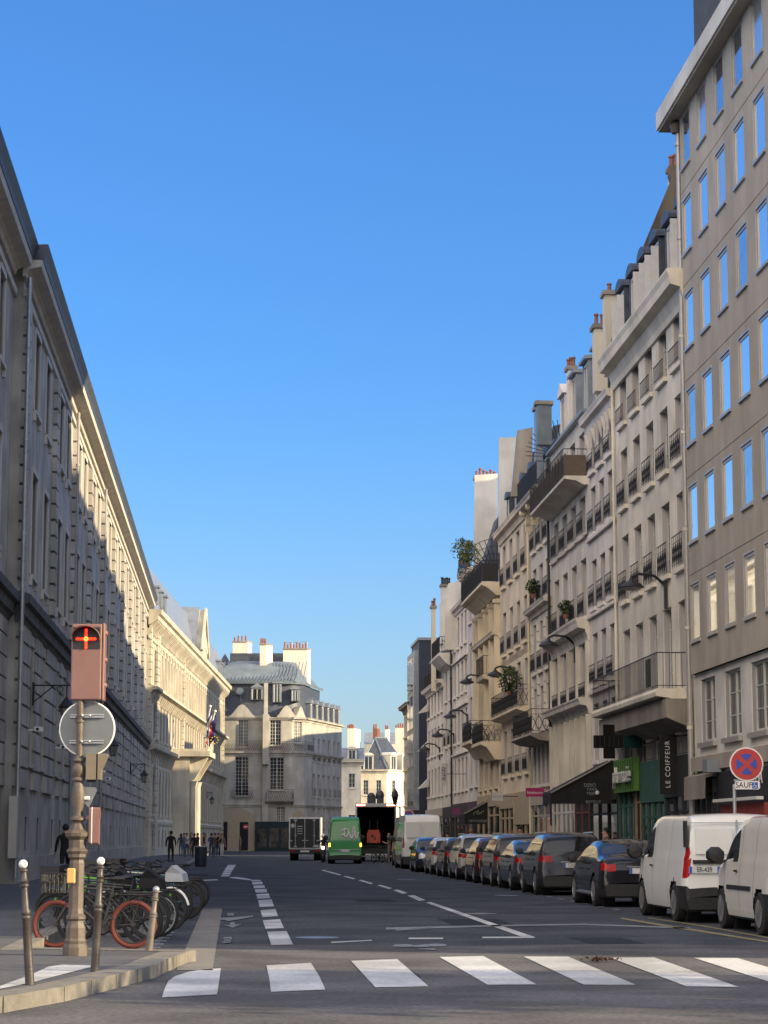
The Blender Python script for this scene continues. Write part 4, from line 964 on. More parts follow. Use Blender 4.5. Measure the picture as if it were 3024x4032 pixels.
for (u0,u1,v0,v1,Y,top) in ((868,900,2618,2660,258,2570),):
    x0,y,z0=ptl(u0,v1,Y); x1,_,z1=ptl(u1,v0,Y); m.box(x0,x1,y,y+2,z0-1,z1); xa,_,za=ptl((u0+u1)/2,top,Y); m.add([(x0-.3,y-.3,z1),(x1+.3,y-.3,z1),(x1+.3,y+2.3,z1),(x0-.3,y+2.3,z1),(xa,y+1,za)],[(0,1,4),(1,2,4),(2,3,4),(3,0,4),(3,2,1,0)])
m.build('roof_turret',['slate'],b)
x0,y,z0=ptl(905,2640,262); x1,_,z1=ptl(1060,2572,262); MB().box(x0,x1+3,y,y+4,E,z1).build('rear_roof',['slate'],b)
def cst(u0,u1,us,v0,v1,Y,pots,zb=None):
    x0,y,z0=ptl(u0,v1,Y); x1,_,z1=ptl(us,v0,Y); x2=ptl(u1,v0,Y)[0]; d=(x2-x1)*2.2
    mb=MB().prism([(x0,y,z0-2),(x1,y,z0-2),(x2,y+d,z0-2),(x0+(x2-x1),y+d,z0-2)],(0,0,z1-z0+2-.12),0); mb.prism([(x0-.1,y-.1,z1-.118),(x1+.05,y-.1,z1-.118),(x2+.1,y+d,z1-.118),(x0+(x2-x1),y+d+.1,z1-.118)],(0,0,.12),1)
    o=mb.build('chimney',['chimney_render','grime_wall'],b); p=MB()
    for i in range(pots): p.lathe([(.14,z1),(.12,z1+.1),(.1,z1+.5+.3*random.random())],8,(x0+(x1-x0)*(i+.5)/pots,y+d*.4,0))
    p.build('chimney_pot',['terracotta'],o,True)
cst(916,990,974,2524,2570,263,4); cst(1023,1071,1048,2534,2600,256.5,3); cst(1114,1222,1210,2553,2700,260.4,8)
m=MB(); 
for u in (1122,1150,1178,1210): m.tube(ptl(u,2556,263),ptl(u,2526,263),.03,4)
m.tube(ptl(1118,2530,263),ptl(1214,2526,263),.03,4).build('roof_railing',['galvanised'],b)
mansard(f5,W5,.3,E+.15,1.0,E+2.3,4,E+3.2,8,'slate')
for i in range(6): dormer(f5,.9+(W5-1.6)*i/5,.15,E+.25,.95,1.75,1.0,'gable','zinc','white_frame')

# ---------- houses beyond the crossing ----------
def dist(name,label,u0,u1,Y,dep=12): 
    A=at(u0,3300,Y);B=at(u1,3300,Y); b=thing(name,label,'building',(A.x,A.y,0),0,'houses closing the far end'); fr=Fr(b); fr.W=B.x-A.x; fr.o=A; return b,fr
b,fr=dist('pavilion','narrow sunlit cream pavilion with arched dormer beyond the green van',1338,1418,300)
zz=lambda v,Y=300:at(1400,v,Y).z
W=fr.W; xc=(1385-1338)/F*300; ff=[(0,5,[],0,0),(5,9,[(xc,1.0)],4.9+.2,7.0),(9,zz(3015),[(xc,.95)],zz(3110)+1.1,zz(3045)+.1)]
ff=[(0,5.2,[(xc,.9)],1.5,4.6),(5.2,zz(3010),[(xc,.85)],zz(3102),zz(3046))]
facade(fr,W,10,ff,'cream_render'); fill_windows(fr,ff,'plain',.2,'cream_render')
mould(fr,-.6,W+.5,cornice_prof(zz(2990),.9,.7),'cornice','cream_render'); dormer(fr,xc,.2,zz(2990)+.05,1.25,1.3,1.6,'arch','cream_render','white_frame')
mansard(fr,W+.5,.2,zz(2990),2.2,zz(2945),4,zz(2940),10,'zinc',x0=-3)
b,fr=dist('slate_roof_house','cream house with tall hipped slate roof and stone dormers, half hidden by the open lorry',1416,1522,330)
zz=lambda v,Y=330:at(1460,v,Y).z
W=fr.W; xa=(1440-1416)/F*330; xb=(1490-1416)/F*330; ff=[(0,zz(3160),[],0,0),(zz(3160),zz(3035),[(xa,.75),(xb,.75)],zz(3130),zz(3072))]
facade(fr,W,10,ff,'gold_stone'); fill_windows(fr,ff,'plain',.2,'gold_stone',rails={1:('bars',.8,0)}); mould(fr,-.2,W+.2,cornice_prof(zz(3030),.5,.35),'cornice','gold_stone')
d0=W*.5; m=MB(); zb=zz(3030); ztp=zz(2900); ax=(1475-1416)/F*330; bx=(1512-1416)/F*330
m.add([(-.1,0,zb),(W+.1,0,zb),(W+3.6,9,zb),(-.1,9,zb),(ax,4,ztp),(bx+.4,5.5,ztp)],[(0,1,4),(1,2,5,4),(2,3,5),(3,0,4,5)]); fr.build(m,'roof',['slate'])
m=MB().tube((W+.12,-.02,zb+.05),(ax,3.98,ztp),.14,6).tube((-.1,0,zb),(ax,4,ztp),.1,6).tube((ax,4,ztp),(bx+.4,5.5,ztp),.16,6); fr.build(m,'roof_ridge',['pale_zinc'])
dormer(fr,(1450-1416)/F*330,-.05,zb+.05,1.5,2.0,2,'arch','cream_render','white_frame')
fs=Fr(fr.b,Matrix.Translation((W,0,0))@Matrix.Rotation(R(52),4,'Z')); W2=5.6; f_=[(0,zz(3160),[],0,0),(zz(3160),zz(3035),[(1.7,.9),(4.6,.9)],zz(3130),zz(3072))]
facade(fs,W2,3,f_,'cream_render'); fill_windows(fs,f_,'plain',.2,'cream_render'); mould(fs,0,W2,cornice_prof(zz(3030),.5,.35),'cornice','cream_render')
for x in (1.7,4.6): dormer(fs,x,-.05,zb+.05,1.5,2.1,2,'arch','cream_render','white_frame')
# rear roofs and chimneys
def far_stack(label,u0,us,u1,v0,v1,Y,pots,m1='chimney_render',pm='terracotta'):
    a=at(u0,v1,Y); x1=at(us,v0,Y).x; z1=at(us,v0,Y).z; x2=at(u1,v0,Y).x
    t=thing('chimney_stack',label,'chimney',(a.x,a.y,0),0,'chimney stacks on the far roofs')
    MB().prism([(0,0,0),(x1-a.x,0,0),(x2-a.x,(x2-x1)*2.5+.8,0),(x2-x1,(x2-x1)*2.5+.8,0)],(0,0,z1)).build('stack',[m1],t)
    p=MB()
    for i in range(pots): p.lathe([(.16,z1),(.12,z1+.5+.3*random.random())],8,((x1-a.x)*(i+.5)/pots,.5,0))
    p.build('chimney_pot',[pm],t,True)
far_stack('broad sunlit chimney stack left of the slate roof',1368,1394,1418,2868,2945,345,4)
far_stack('small brick-red chimney stack above the slate roof peak',1468,1486,1496,2868,2905,350,2,'brick')
far_stack('tall pale chimney stack beside the dark row on the right',1556,1591,1605,2866,2990,346,4)
far_stack('stubby white chimney stack between the brick one and the tall one',1516,1530,1534,2872,2910,360,2,'white_render')
b,fr=dist('rear_zinc_roof_house','house with pale zinc roof rising behind the slate roof',1434,1560,362)
m=MB().box(0,fr.W,0,10,0,at(1450,2930,362).z); fr.build(m,'wall',['gold_stone']); z0=at(1450,2930,362).z; m=MB().prism([(0,0,z0),(0,2.5,at(1450,2882,362).z),(0,10,z0+2)],(fr.W,0,0)); fr.build(m,'roof',['zinc'])
b,fr=dist('side_street_house','plain cream house filling the gap behind the far dormers',1560,1640,352); m=MB().box(0,fr.W,0,10,0,at(1600,3000,352).z); fr.build(m,'wall',['cream_render'])
# ---------- vehicles ----------
PROF={
 'sedan':dict(L=4.7,W=1.83,belt=.95,prof=[(0,.5),(.015,.62),(.03,.9),(.1,1.02),(.35,1.06),(.75,1.1),(1.35,1.33),(1.9,1.43),(2.5,1.42),(2.95,1.31),(3.6,1.02),(4.3,.88),(4.62,.7),(4.7,.45)],rg=(.72,1.4),fg=(2.75,3.5),side=(.95,3.3),pil=(1.95,2.05),wx=(.98,3.78),r=.33),
 'hatch':dict(L=4.1,W=1.75,belt=.98,prof=[(0,.5),(.015,.7),(.03,.92),(.1,1.02),(.42,1.38),(.8,1.47),(1.8,1.49),(2.3,1.42),(2.65,1.3),(3.15,1.02),(3.8,.88),(4.04,.7),(4.1,.45)],rg=(.12,.4),fg=(2.35,3.05),side=(.5,2.9),pil=(1.5,1.6),wx=(.7,3.2),r=.31),
 'suv':dict(L=4.35,W=1.84,belt=1.06,prof=[(0,.5),(.015,.7),(.03,1.0),(.1,1.12),(.36,1.5),(.8,1.59),(1.9,1.61),(2.35,1.54),(2.7,1.4),(3.2,1.12),(4.0,1.0),(4.3,.78),(4.35,.45)],rg=(.11,.35),fg=(2.4,3.1),side=(.45,3.0),pil=(1.55,1.66),wx=(.85,3.45),r=.35),
 'midvan':dict(L=5.1,W=1.93,belt=1.12,prof=[(0,.45),(.01,.6),(.02,1.2),(.05,1.7),(.12,1.83),(.35,1.88),(2.8,1.9),(3.3,1.84),(3.55,1.74),(4.25,1.2),(4.9,.98),(5.06,.7),(5.1,.45)],rg=None,fg=(3.45,4.15),side=(3.15,4.1),pil=(9,9),wx=(.95,4.12),r=.34),
 'smallvan':dict(L=4.4,W=1.79,belt=1.1,prof=[(0,.45),(.01,.6),(.02,1.2),(.05,1.6),(.13,1.74),(.4,1.8),(1.9,1.82),(2.4,1.76),(2.75,1.62),(3.4,1.12),(4.1,.97),(4.36,.7),(4.4,.45)],rg=None,fg=(2.6,3.3),side=(2.35,3.25),pil=(9,9),wx=(.78,3.46),r=.33),
 'bigvan':dict(L=5.9,W=2.02,belt=1.35,prof=[(0,.45),(.01,.6),(.02,1.3),(.1,2.2),(.2,2.48),(.5,2.58),(4.1,2.6),(4.4,2.5),(5.1,1.45),(5.7,1.15),(5.86,.8),(5.9,.45)],rg=None,fg=(4.4,5.0),side=(3.9,4.9),pil=(9,9),wx=(1.05,4.75),r=.36),
}
def resample(p,step=.07):
    o=[p[0]]
    for a,b in zip(p,p[1:]):
        L=math.hypot(b[0]-a[0],b[1]-a[1]); n=max(1,int(L/step))
        for i in range(1,n+1): o.append((a[0]+(b[0]-a[0])*i/n,a[1]+(b[1]-a[1])*i/n))
    return o
def smooth_prof(p,it=2):
    for _ in range(it):
        q=[p[0]]
        for i in range(1,len(p)-1): q.append(((p[i-1][0]+2*p[i][0]+p[i+1][0])/4,(p[i-1][1]+2*p[i][1]+p[i+1][1])/4))
        q.append(p[-1]); p=q
    return p
def car_meshes(kind,pm,opts):
    key=('car',kind,pm,opts.get('tl'),opts.get('lowblack'))
    if key in cache: return cache[key]
    P=PROF[kind]; L,Wd,belt=P['L'],P['W'],P['belt']; Ht=max(z for x,z in P['prof'])
    pr=smooth_prof(resample(P['prof']),2); zb=.24; van=P['rg'] is None
    lo=[zb+(belt-zb)*i/13 for i in range(14)]; nu=9; nt=8
    def zi(x):
        for a,b in zip(pr,pr[1:]):
            if a[0]<=x<=b[0] and b[0]>a[0]: return a[1]+(b[1]-a[1])*(x-a[0])/(b[0]-a[0])
        return pr[-1][1]
    SM={'sedan':(1.25,2.0,2.98),'hatch':(.95,1.55,2.6),'suv':(.95,1.6,2.75),'midvan':(1.55,2.98,4.1),'smallvan':(1.15,2.13,3.2),'bigvan':(2.4,3.7,4.8)}[kind]
    pr=sorted(set([tuple(p) for p in pr]+[(x_,zi(x_)) for q_ in SM for x_ in (q_-.009,q_+.009)])) if True else pr
    sts=[]
    for x,zt in pr:
        e=0
        if x<.3: e=.1*(1-x/.3)**2 if not van else .05*(1-x/.3)**2
        if x>L-.9: e=.24*((x-(L-.9))/.9)**2
        w=Wd/2-e; ring=[]
        rr=.10 if zt>belt+.1 else .07
        def yy(z):
            t=min(1,(z-zb)/(belt-zb)); y=w*(.955+.045*math.sin(math.pi*min(1,t*1.05)**.8))
            if z>belt: y-=w*(.02 if van else .0)+( (.10 if van else .22)*w)*((z-belt)/(Ht-belt))**1.15
            k=(z-(zt-rr))/rr
            if k>0: y-=rr*.8*(1-math.sqrt(max(0,1-min(1,k)**2)))
            return y
        for z in lo: z=min(z,zt); ring.append((x,yy(z),z))
        for i in range(1,nu+1):
            z=belt+(zt-belt)*i/nu if zt>belt else zt; 
            if i==nu-1 and zt>belt: z=zt-.02
            ring.append((x,yy(z),z))
        yt=ring[-1][1]
        for i in range(1,nt+1):
            y=yt*(1-i/nt); ring.append((x,y,zt+.035*(1-(y/yt)**2)))
        sts.append(ring)
    parts={k:MB() for k in('body','window','taillight','bumper','headlight','door_seam')}
    def add(k,pts):
        c=[tuple(p) for p in pts]; u=[]
        for p in c:
            if not any((Vector(p)-Vector(q)).length<1e-5 for q in u): u.append(p)
        if len(u)>=3: parts[k].add(u,[tuple(range(len(u)))])
    nl=len(lo)-1; wr=P['r']+.07
    for a,b in zip(sts,sts[1:]):
        n=len(a)
        for j in range(n-1):
            q=[a[j],b[j],b[j+1],a[j+1]]; cx=sum(p[0] for p in q)/4; cy=sum(p[1] for p in q)/4; cz=sum(p[2] for p in q)/4
            k='body'
            if j<nl+nu:
                if any((cx-wx)**2+(cz-P['r'])**2<wr**2 for wx in P['wx']): continue
                zt=(a[-1][2]+b[-1][2])/2
                if nl<=j<nl+nu-2 and P['side'][0]<cx<P['side'][1] and not(P['pil'][0]<cx<P['pil'][1]) and cz>belt+.03 and cz<zt-.1: k='window'
                if j<nl+nu-1 and any(abs(cx-q_)<.0085 for q_ in SM) and k=='body' and cz>.34: k='door_seam'
                if cz<(.42 if not opts.get('lowblack') else .62) and cx<(.6 if not van else .75): k='bumper'
                if cz<.40 and cx>L-.5: k='bumper'
            else:
                sl=abs(b[-1][2]-a[-1][2])/max(1e-4,math.hypot(b[-1][0]-a[-1][0],b[-1][2]-a[-1][2]))
                if P['rg'] and P['rg'][0]<cx<P['rg'][1] and abs(cy)<Wd*.40 and cz>belt+.06: k='window'
                if P['fg'][0]<cx<P['fg'][1] and abs(cy)<Wd*.42: k='window'
                if cx<.1 and cz<(.45 if not opts.get('lowblack') else .6): k='bumper'
            tl=opts.get('tl',(.80,.94,.22,.30))
            if cx<tl[2] and tl[0]<cz<tl[1] and cy>Wd*tl[3]: k='taillight'
            if cx>L-.32 and .6<cz<.82 and cy>Wd*.27: k='headlight'
            add(k,q)
            add(k,[(p[0],-p[1],p[2]) for p in q][::-1])
    for ring in (sts[0],sts[-1]):
        for j in range(nl+nu):
            add('bumper',[ring[j],ring[j+1],(ring[j+1][0],-ring[j+1][1],ring[j+1][2]),(ring[j][0],-ring[j][1],ring[j][2])])
    u=parts['bumper']; u.box(.15,L-.2,-Wd/2+.1,Wd/2-.1,.2,.28)
    for wx in P['wx']:
        for sg in (-1,1):  # dark arch liner
            u.lathe([(wr+.01,0),(wr+.01,.25)],20,(wx,sg*(Wd/2-.30)-.125+ (0 if sg>0 else 0),P['r']),axis='y')
    mats={'body':pm,'window':'car_glass','taillight':'red_lens','bumper':'black_plastic','headlight':'white_lens','door_seam':'black_plastic'}
    res={k:v.mesh(k,[mats[k]],True,weld=(k!='bumper')) for k,v in parts.items() if v.f}
    t=MB(); r=P['r']; t.lathe([(r*.62,-.1),(r*.9,-.11),(r*.985,-.09),(r,-.05),(r,.05),(r*.985,.09),(r*.9,.11),(r*.62,.1)],24,axis='y'); res['tyre']=t.mesh('tyre',['rubber'],True)
    t=MB(); R1=r*.66; t.lathe([(R1,-.112),(R1*.94,-.118),(R1*.9,-.06)],24,axis='y').lathe([(R1,.112),(R1*.94,.118),(R1*.9,.06)],24,axis='y').lathe([(.06,-.1),(.05,.1)],10,axis='y')
    sp5=opts.get('spokes',7)
    for i in range(sp5):
        a=2*math.pi*i/sp5
        for sg in (-1,1): t.tube((.05*math.cos(a),sg*.085,.05*math.sin(a)),(R1*.95*math.cos(a),sg*.095,R1*.95*math.sin(a)),.028,6)
    res['rim']=t.mesh('rim',['alloy' if opts.get('alloy',1) else 'steel_rim'],True)
    cache[key]=res; return res
mat('car_glass',(.012,.014,.017),.03,.1,1,spec=.45)
def vehicle(name,label,cat,kind,pm,pos,rz,opts={},plate=None,grp='cars and vans parked along the right kerb'):
    t=thing(name,label,cat,pos,rz,grp); P=PROF[kind]; ms=car_meshes(kind,pm,opts); L,Wd=P['L'],P['W']; van=P['rg'] is None
    for k in('body','window','bumper'): link(k,ms[k],t)
    for k in('taillight','headlight','door_seam'):
        if k in ms: link(k,ms[k],t)
    for wx in P['wx']:
        for sg in (-1,1):
            w_=link('wheel',ms['tyre'],t,Matrix.Translation((wx,sg*(Wd/2-.11),P['r']))); link('rim',ms['rim'],w_)
    mxx={'sedan':3.15,'hatch':2.85,'suv':2.95,'midvan':4.05,'smallvan':3.2,'bigvan':4.75}[kind]
    for sg in (-1,1):
        s=1.5 if van else 1
        m=MB().lathe([(.02,-.5),(.8,-.42),(1,-.1),(1,.35),(.5,.5)],8,ph=math.pi/8); m.v=[(mxx+z*.12*s,sg*(Wd/2+.13)+x*.105*s,P['belt']+.07*s+y*.095*s) for x,y,z in m.v]; m.box(mxx-.03,mxx+.05,min(sg*(Wd/2-.08),sg*(Wd/2+.1)),max(sg*(Wd/2-.08),sg*(Wd/2+.1)),P['belt']-.02,P['belt']+.03)
        m.build('wing_mirror',['black_plastic' if van or pm!='paint_white' else pm],t,True)
    pz=opts.get('pz',.78 if not van else .86); py=opts.get('py',0)
    m=MB().box(-.03,-.006,py-.27,py+.27,pz-.06,pz+.06); pl=m.build('licence_plate',['plate_white'],t)
    MB().box(-.034,-.031,py+.22,py+.268,pz-.058,pz+.058).box(-.034,-.031,py-.268,py-.23,pz-.058,pz+.058).build('plate_band',['plate_blue'],pl)
    if plate: 
        Mx=Matrix.Translation((-.036,py,pz))@Matrix.Rotation(-math.pi/2,4,'Z')@FACE
        text(plate,.125,'ink','plate_lettering',pl,Mx,.001,.75)
    hd=MB()
    dx={'sedan':(1.75,2.75),'hatch':(1.35,2.3),'suv':(1.4,2.4),'midvan':(3.0,),'smallvan':(2.25,),'bigvan':(3.8,)}[kind]
    for d in dx:
        for sg in (-1,1): hd.box(d,d+.16,sg*(Wd/2+.002)-.012,sg*(Wd/2+.002)+.012,P['belt']-.16,P['belt']-.125)
    hd.build('door_handle',['black_plastic' if van else pm],t)
    if not van:
        MB().tube((.02 if kind=='sedan' else .16,.0,P['belt']+.08),(.12 if kind=='sedan' else .2,.45,P['belt']+.16),.012,5).build('wiper',['black_plastic'],t)
        MB().box(-.022,.02,-.34,.34,pz+.075,pz+.10).build('boot_handle',['alloy'],t)
    return t
def place(Yr,off=7.99,rz=None):
    X=off-.0648*Yr; return (X,Yr,0)
HD=math.atan2(1,-.0648)   # heading of the kerb
def carY(kind,Y,t=7.76): # left side wheels on the line; Y of rear bumper
    W2=PROF[kind]['W']/2; return (t+W2-.0648*Y,Y,0)
for n,c in dict(white=(.72,.72,.70),black=(.012,.012,.015),dark_grey=(.045,.045,.05),blue_grey=(.05,.06,.08),silver=(.38,.37,.35),beige=(.09,.085,.08),dark_red=(.07,.012,.015),charcoal=(.03,.03,.034),light=(.5,.5,.49),navy=(.02,.03,.06),green=(.008,.22,.035)).items(): paint(n,c)
vt=dict(tl=(.95,1.5,.13,.40),lowblack=1,alloy=0,py=.0,spokes=8)
v=vehicle('parked_van','small cream-white panel van cut by the right edge of the photo, black side strip','van','smallvan',mat('paint_cream',(.70,.66,.59),.3,.03,2,coat=1),carY('smallvan',33.5,7.98),HD,dict(tl=(.9,1.4,.2,.42),lowblack=1,alloy=0,spokes=9))
Wd=PROF['smallvan']['W']
MB().box(1.3,2.95,Wd/2-.01,Wd/2+.018,.66,.73).build('side_strip',['black_plastic'],v)
v=vehicle('parked_van','white mid-size panel van with tall red tail lights and plate ER-439','van','midvan','paint_white',carY('midvan',39.0,7.78),HD,dict(tl=(.78,1.32,.2,.43),lowblack=1,alloy=0,spokes=9,pz=.93,py=.60),plate='ER-439')
Wd=PROF['midvan']['W']
MB().box(-.012,.03,-.012,.012,.55,1.8).box(-.012,.02,-.86,.86,1.74,1.755).build('rear_door_gap',['galvanised'],v)
MB().box(-.045,-.008,.1,.80,1.03,1.10).build('door_handle',['black_plastic'],v)
MB().box(-.0,.2,Wd/2-.085,Wd/2-.045,1.32,1.78).build('pillar_trim',['black_plastic'],v)
MB().box(-.014,.02,-.72,-.08,1.2,1.64).box(-.014,.02,.08,.74,1.2,1.64).build('pressed_panel',['paint_white'],v)
cars=[('sedan','paint_black',47.9,'black saloon with chrome sill behind the white mid-size van',None,{}),
('suv','paint_charcoal',57.7,'charcoal family car with wide red lights and plate CH-341',"CH-341",dict(tl=(.88,1.02,.28,.29))),
('sedan','paint_blue_grey',62.9,'dark blue-grey low car with pale roof reflections, ahead of the charcoal one',None,{}),
('suv','paint_beige',67.9,'taupe-grey car with red tail lights, third dark car ahead of the saloon',None,{}),
('hatch','paint_dark_red',73.2,'dark maroon hatchback between the taupe car and the silver one',None,{}),
('suv','paint_silver',79.0,'silver-beige people carrier in the middle of the parked line',None,{}),
('hatch','paint_black',84.4,'small black hatchback ahead of the silver people carrier',None,{}),
('hatch','paint_light',90.0,'light grey small car just behind the blue car facing us',None,{})]
for kind,pm,Y,lab,pl,op in cars:
    v=vehicle('parked_car',lab,'car',kind,pm,carY(kind,Y),HD,op,pl)
    if kind=='suv': MB().tube((.8,.62,1.63),(2.5,.66,1.62),.02,6).tube((.8,-.62,1.63),(2.5,-.66,1.62),.02,6).build('roof_rail',['alloy'],v,True)
    if Y==47.9: MB().box(1.3,3.4,.86,.925,.26,.30).build('sill_trim',['alloy'],v)
p=carY('hatch',103.6); v=vehicle('parked_car','small navy car parked the other way round, nose toward the camera','car','hatch','paint_navy',p,HD+math.pi,{})
v.location=(carY('hatch',100.5)[0]-.1,100.5,0)
p=carY('bigvan',106.5); v=vehicle('parked_van','tall white delivery van standing at the far end of the parked line','van','bigvan','paint_white',p,HD,dict(tl=(1.0,1.5,.16,.44),lowblack=1,alloy=0,spokes=9))
MB().box(-.012,.03,-.012,.012,.6,2.35).box(-.016,.1,-.8,-.1,1.5,2.25).box(-.016,.1,.1,.8,1.5,2.25).build('rear_door_panel',['paint_white'],v)
p=(carY('bigvan',116.)[0]+.5,116.,0); v=vehicle('parked_van','orange-tinted van roof showing just ahead of the tall white van','van','bigvan',mat('paint_peach',(.55,.27,.16),.3,.03,2,coat=1),p,HD,dict(tl=(1.0,1.5,.16,.44),lowblack=1,alloy=0,spokes=9))
# green electric van driving away
gx=at(1292+67,3300,129).x
v=vehicle('green_van','bright green delivery van with a white plug-and-cable drawing and lit indicators','van','bigvan','paint_green',(gx,129,0),math.pi/2+.03,dict(tl=(.1,.2,.0,.44),lowblack=0,alloy=0,spokes=9,pz=.72),grp='vehicles driving away')
v.scale=(1,.98,1.04)
m=MB()
for sg in (-1,1): m.box(-.02,.1,sg*.93-.05,sg*.93+.05,.95,1.15)
m.build('tail_lamp',['indicator_lit'],v)
lg=MB(); 
def P2(y,z): return (-.05+max(0,(z-1.3))*.075,-y,z)
def draw(pts,r=.042):
    lg.path([P2(*q) for q in pts],r,6)
draw([(-.05,1.5),(-.05,1.95)]); draw([(-.05,1.95),(.1,1.93),(.2,1.85),(.22,1.72),(.2,1.6),(.1,1.52),(-.05,1.5)]); draw([(-.24,1.85),(-.05,1.85)]); draw([(-.24,1.6),(-.05,1.6)])
draw([(.22,1.72),(.3,1.68),(.32,1.5),(.38,1.42),(.45,1.5),(.46,1.95),(.52,2.05),(.58,1.95),(.6,1.5),(.66,1.4),(.72,1.5),(.74,1.65),(.82,1.72)])
lg.build('plug_drawing',['sign_white'],v); MB().box(-.03,.02,-.82,.82,.78,.80).box(-.02,.02,-.3,.3,.68,.8).build('door_seam',['sign_white'],v)
# white box lorry
bx=at(1139+61,3300,147); t=thing('box_lorry','dark-doored box lorry with white frame, left of the green van','lorry',(bx.x,147,0),0,'vehicles driving away')
m=MB().box(-1.05,1.05,.03,4,.75,2.85); m.build('cargo_box',['paint_white'],t)
d=MB().box(-.97,-.02,-.02,.028,.85,2.75).box(.02,.97,-.02,.028,.85,2.75); dd=d.build('rear_door',['black_plastic'],t)
m=MB()
for x in (-.62,.62): m.tube((x,-.04,.9),(x,-.04,2.7),.03,6).box(x-.09,x+.09,-.06,-.021,.88,.98).box(x-.09,x+.09,-.06,-.021,2.6,2.7).box(x-.07,x+.07,-.06,-.021,1.6,1.68)
m.build('lock_bar',['galvanised'],dd,True)
m=MB()
for i in range(4): m.box(-.5,-.15,-.025,-.021,1.75+.16*i,1.8+.16*i)
for x,z in ((-.9,1.28),(.85,1.28),(-.1,1.3),(.15,1.3)): m.box(x-.08,x+.08,-.03,-.021,z,z+.06)
m.lathe([(.14,0),(.14,.01)],16,(-.8,-.035,2.3),axis='y').box(.65,.9,-.03,-.021,.88,1.05); m.build('door_marking',['galvanised'],dd)
m=MB().box(-1.0,1.0,.1,6,.45,.74).box(-.85,.85,-.02,.1,.5,.72); m.build('chassis',['black_plastic'],t)
MB().box(-.3,.3,-.06,-.025,.55,.68).build('licence_plate',['plate_white'],t)
for x in (-1,1): MB().box(x*.85-.15,x*.85+.15,-.06,-.022,.6,.7).build('taillight',['red_lens'],t)
for x in (-.8,.8):
    for y in (.9,4.9): 
        w_=MB().lathe([(.25,-.2),(.4,-.2),(.42,-.15),(.42,.15),(.4,.2),(.25,.2)],20,axis='x').build('wheel',['rubber'],t,True); w_.location=(x,y,.42); r_=MB().lathe([(.25,-.18),(.25,.18)],16,axis='x').build('rim',['steel_rim'],w_,True)
MB().prism([(-1,4.2,.74),(-1,6.0,.74),(-1,6.0,1.6),(-1,5.6,2.3),(-1,4.2,2.3)],(2,0,0)).build('cab',['paint_white'],t)
# open lorry
bx=at(1480,3300,140); t=thing('open_lorry','large dark lorry with open rear and glowing light strips above the opening','lorry',(bx.x,140,0),0,'vehicles driving away')
m=MB().box(-1.28,-1.2,0,7,1.05,3.5).box(1.2,1.28,0,7,1.05,3.5).box(-1.2,1.2,6.9,7,1.05,3.5).box(-1.28,1.28,-.02,7,3.502,3.6).box(-1.28,1.28,0,7,.95,1.049)
m.build('cargo_box',['dark_interior'],t)
MB().box(-1.3,1.3,-.1,-.021,3.45,3.66).box(-1.3,-1.2,-.08,-.001,.95,3.449).box(1.2,1.3,-.08,-.001,.95,3.449).build('rear_frame',['galvanised'],t)
MB().box(-1.22,-.68,-.14,-.101,3.5,3.6).box(.68,1.22,-.14,-.101,3.5,3.6).build('light_strip',['tail_strip_lit'],t)
m=MB().box(-.55,.0,.2,.9,3.61,4.1).sphere((-.3,.5,4.1),.25).box(.05,.5,.2,.9,3.61,4.0).sphere((.25,.5,4.15),.28,0,10,6,(1,1,1.3)); m.build('roof_unit',['slate'],t,True)
MB().box(-1.1,1.1,.2,8,.5,.94).build('chassis',['black_plastic'],t); MB().box(-1.2,1.2,-.3,0,.3,.4).build('tail_lift',['steel_rim'],t)
for x in (-.95,.95):
    for y in (1.6,6.4):
        w_=MB().lathe([(.28,-.22),(.46,-.22),(.48,-.16),(.48,.16),(.46,.22),(.28,.22)],20,axis='x').build('wheel',['rubber'],t,True); w_.location=(x,y,.48); MB().lathe([(.28,-.2),(.28,.2)],16,axis='x').build('rim',['steel_rim'],w_,True)
MB().prism([(-1.2,7.1,.9),(-1.2,9,.9),(-1.2,9,2.0),(-1.2,8.7,3.0),(-1.2,7.1,3.0)],(2.4,0,0)).build('cab',['slate'],t)
t=thing('loading_truck','orange-red ride-on pallet truck standing inside the open lorry','pallet truck',(bx.x-.15,140.9,1.05),0)
MB().box(-.42,.42,0,.8,.12,.78).box(-.36,.36,.1,.7,.78,.95).build('body',[flat('forklift_red',(.5,.07,.03),.4)],t); MB().tube((-.25,.75,.1),(-.25,.75,1.6),.04,6).tube((.25,.75,.1),(.25,.75,1.6),.04,6).build('mast',['black_plastic'],t)
for x in (-.3,.3): 
    w_=MB().lathe([(.11,-.05),(.12,0),(.11,.05)],14,axis='x').build('wheel',['rubber'],t,True); w_.location=(x,.1,.12)
MB().box(-.15,.0,-.03,-.001,.5,.62).box(.05,.12,-.03,-.001,.3,.5).build('control_panel',['black_plastic'],t)

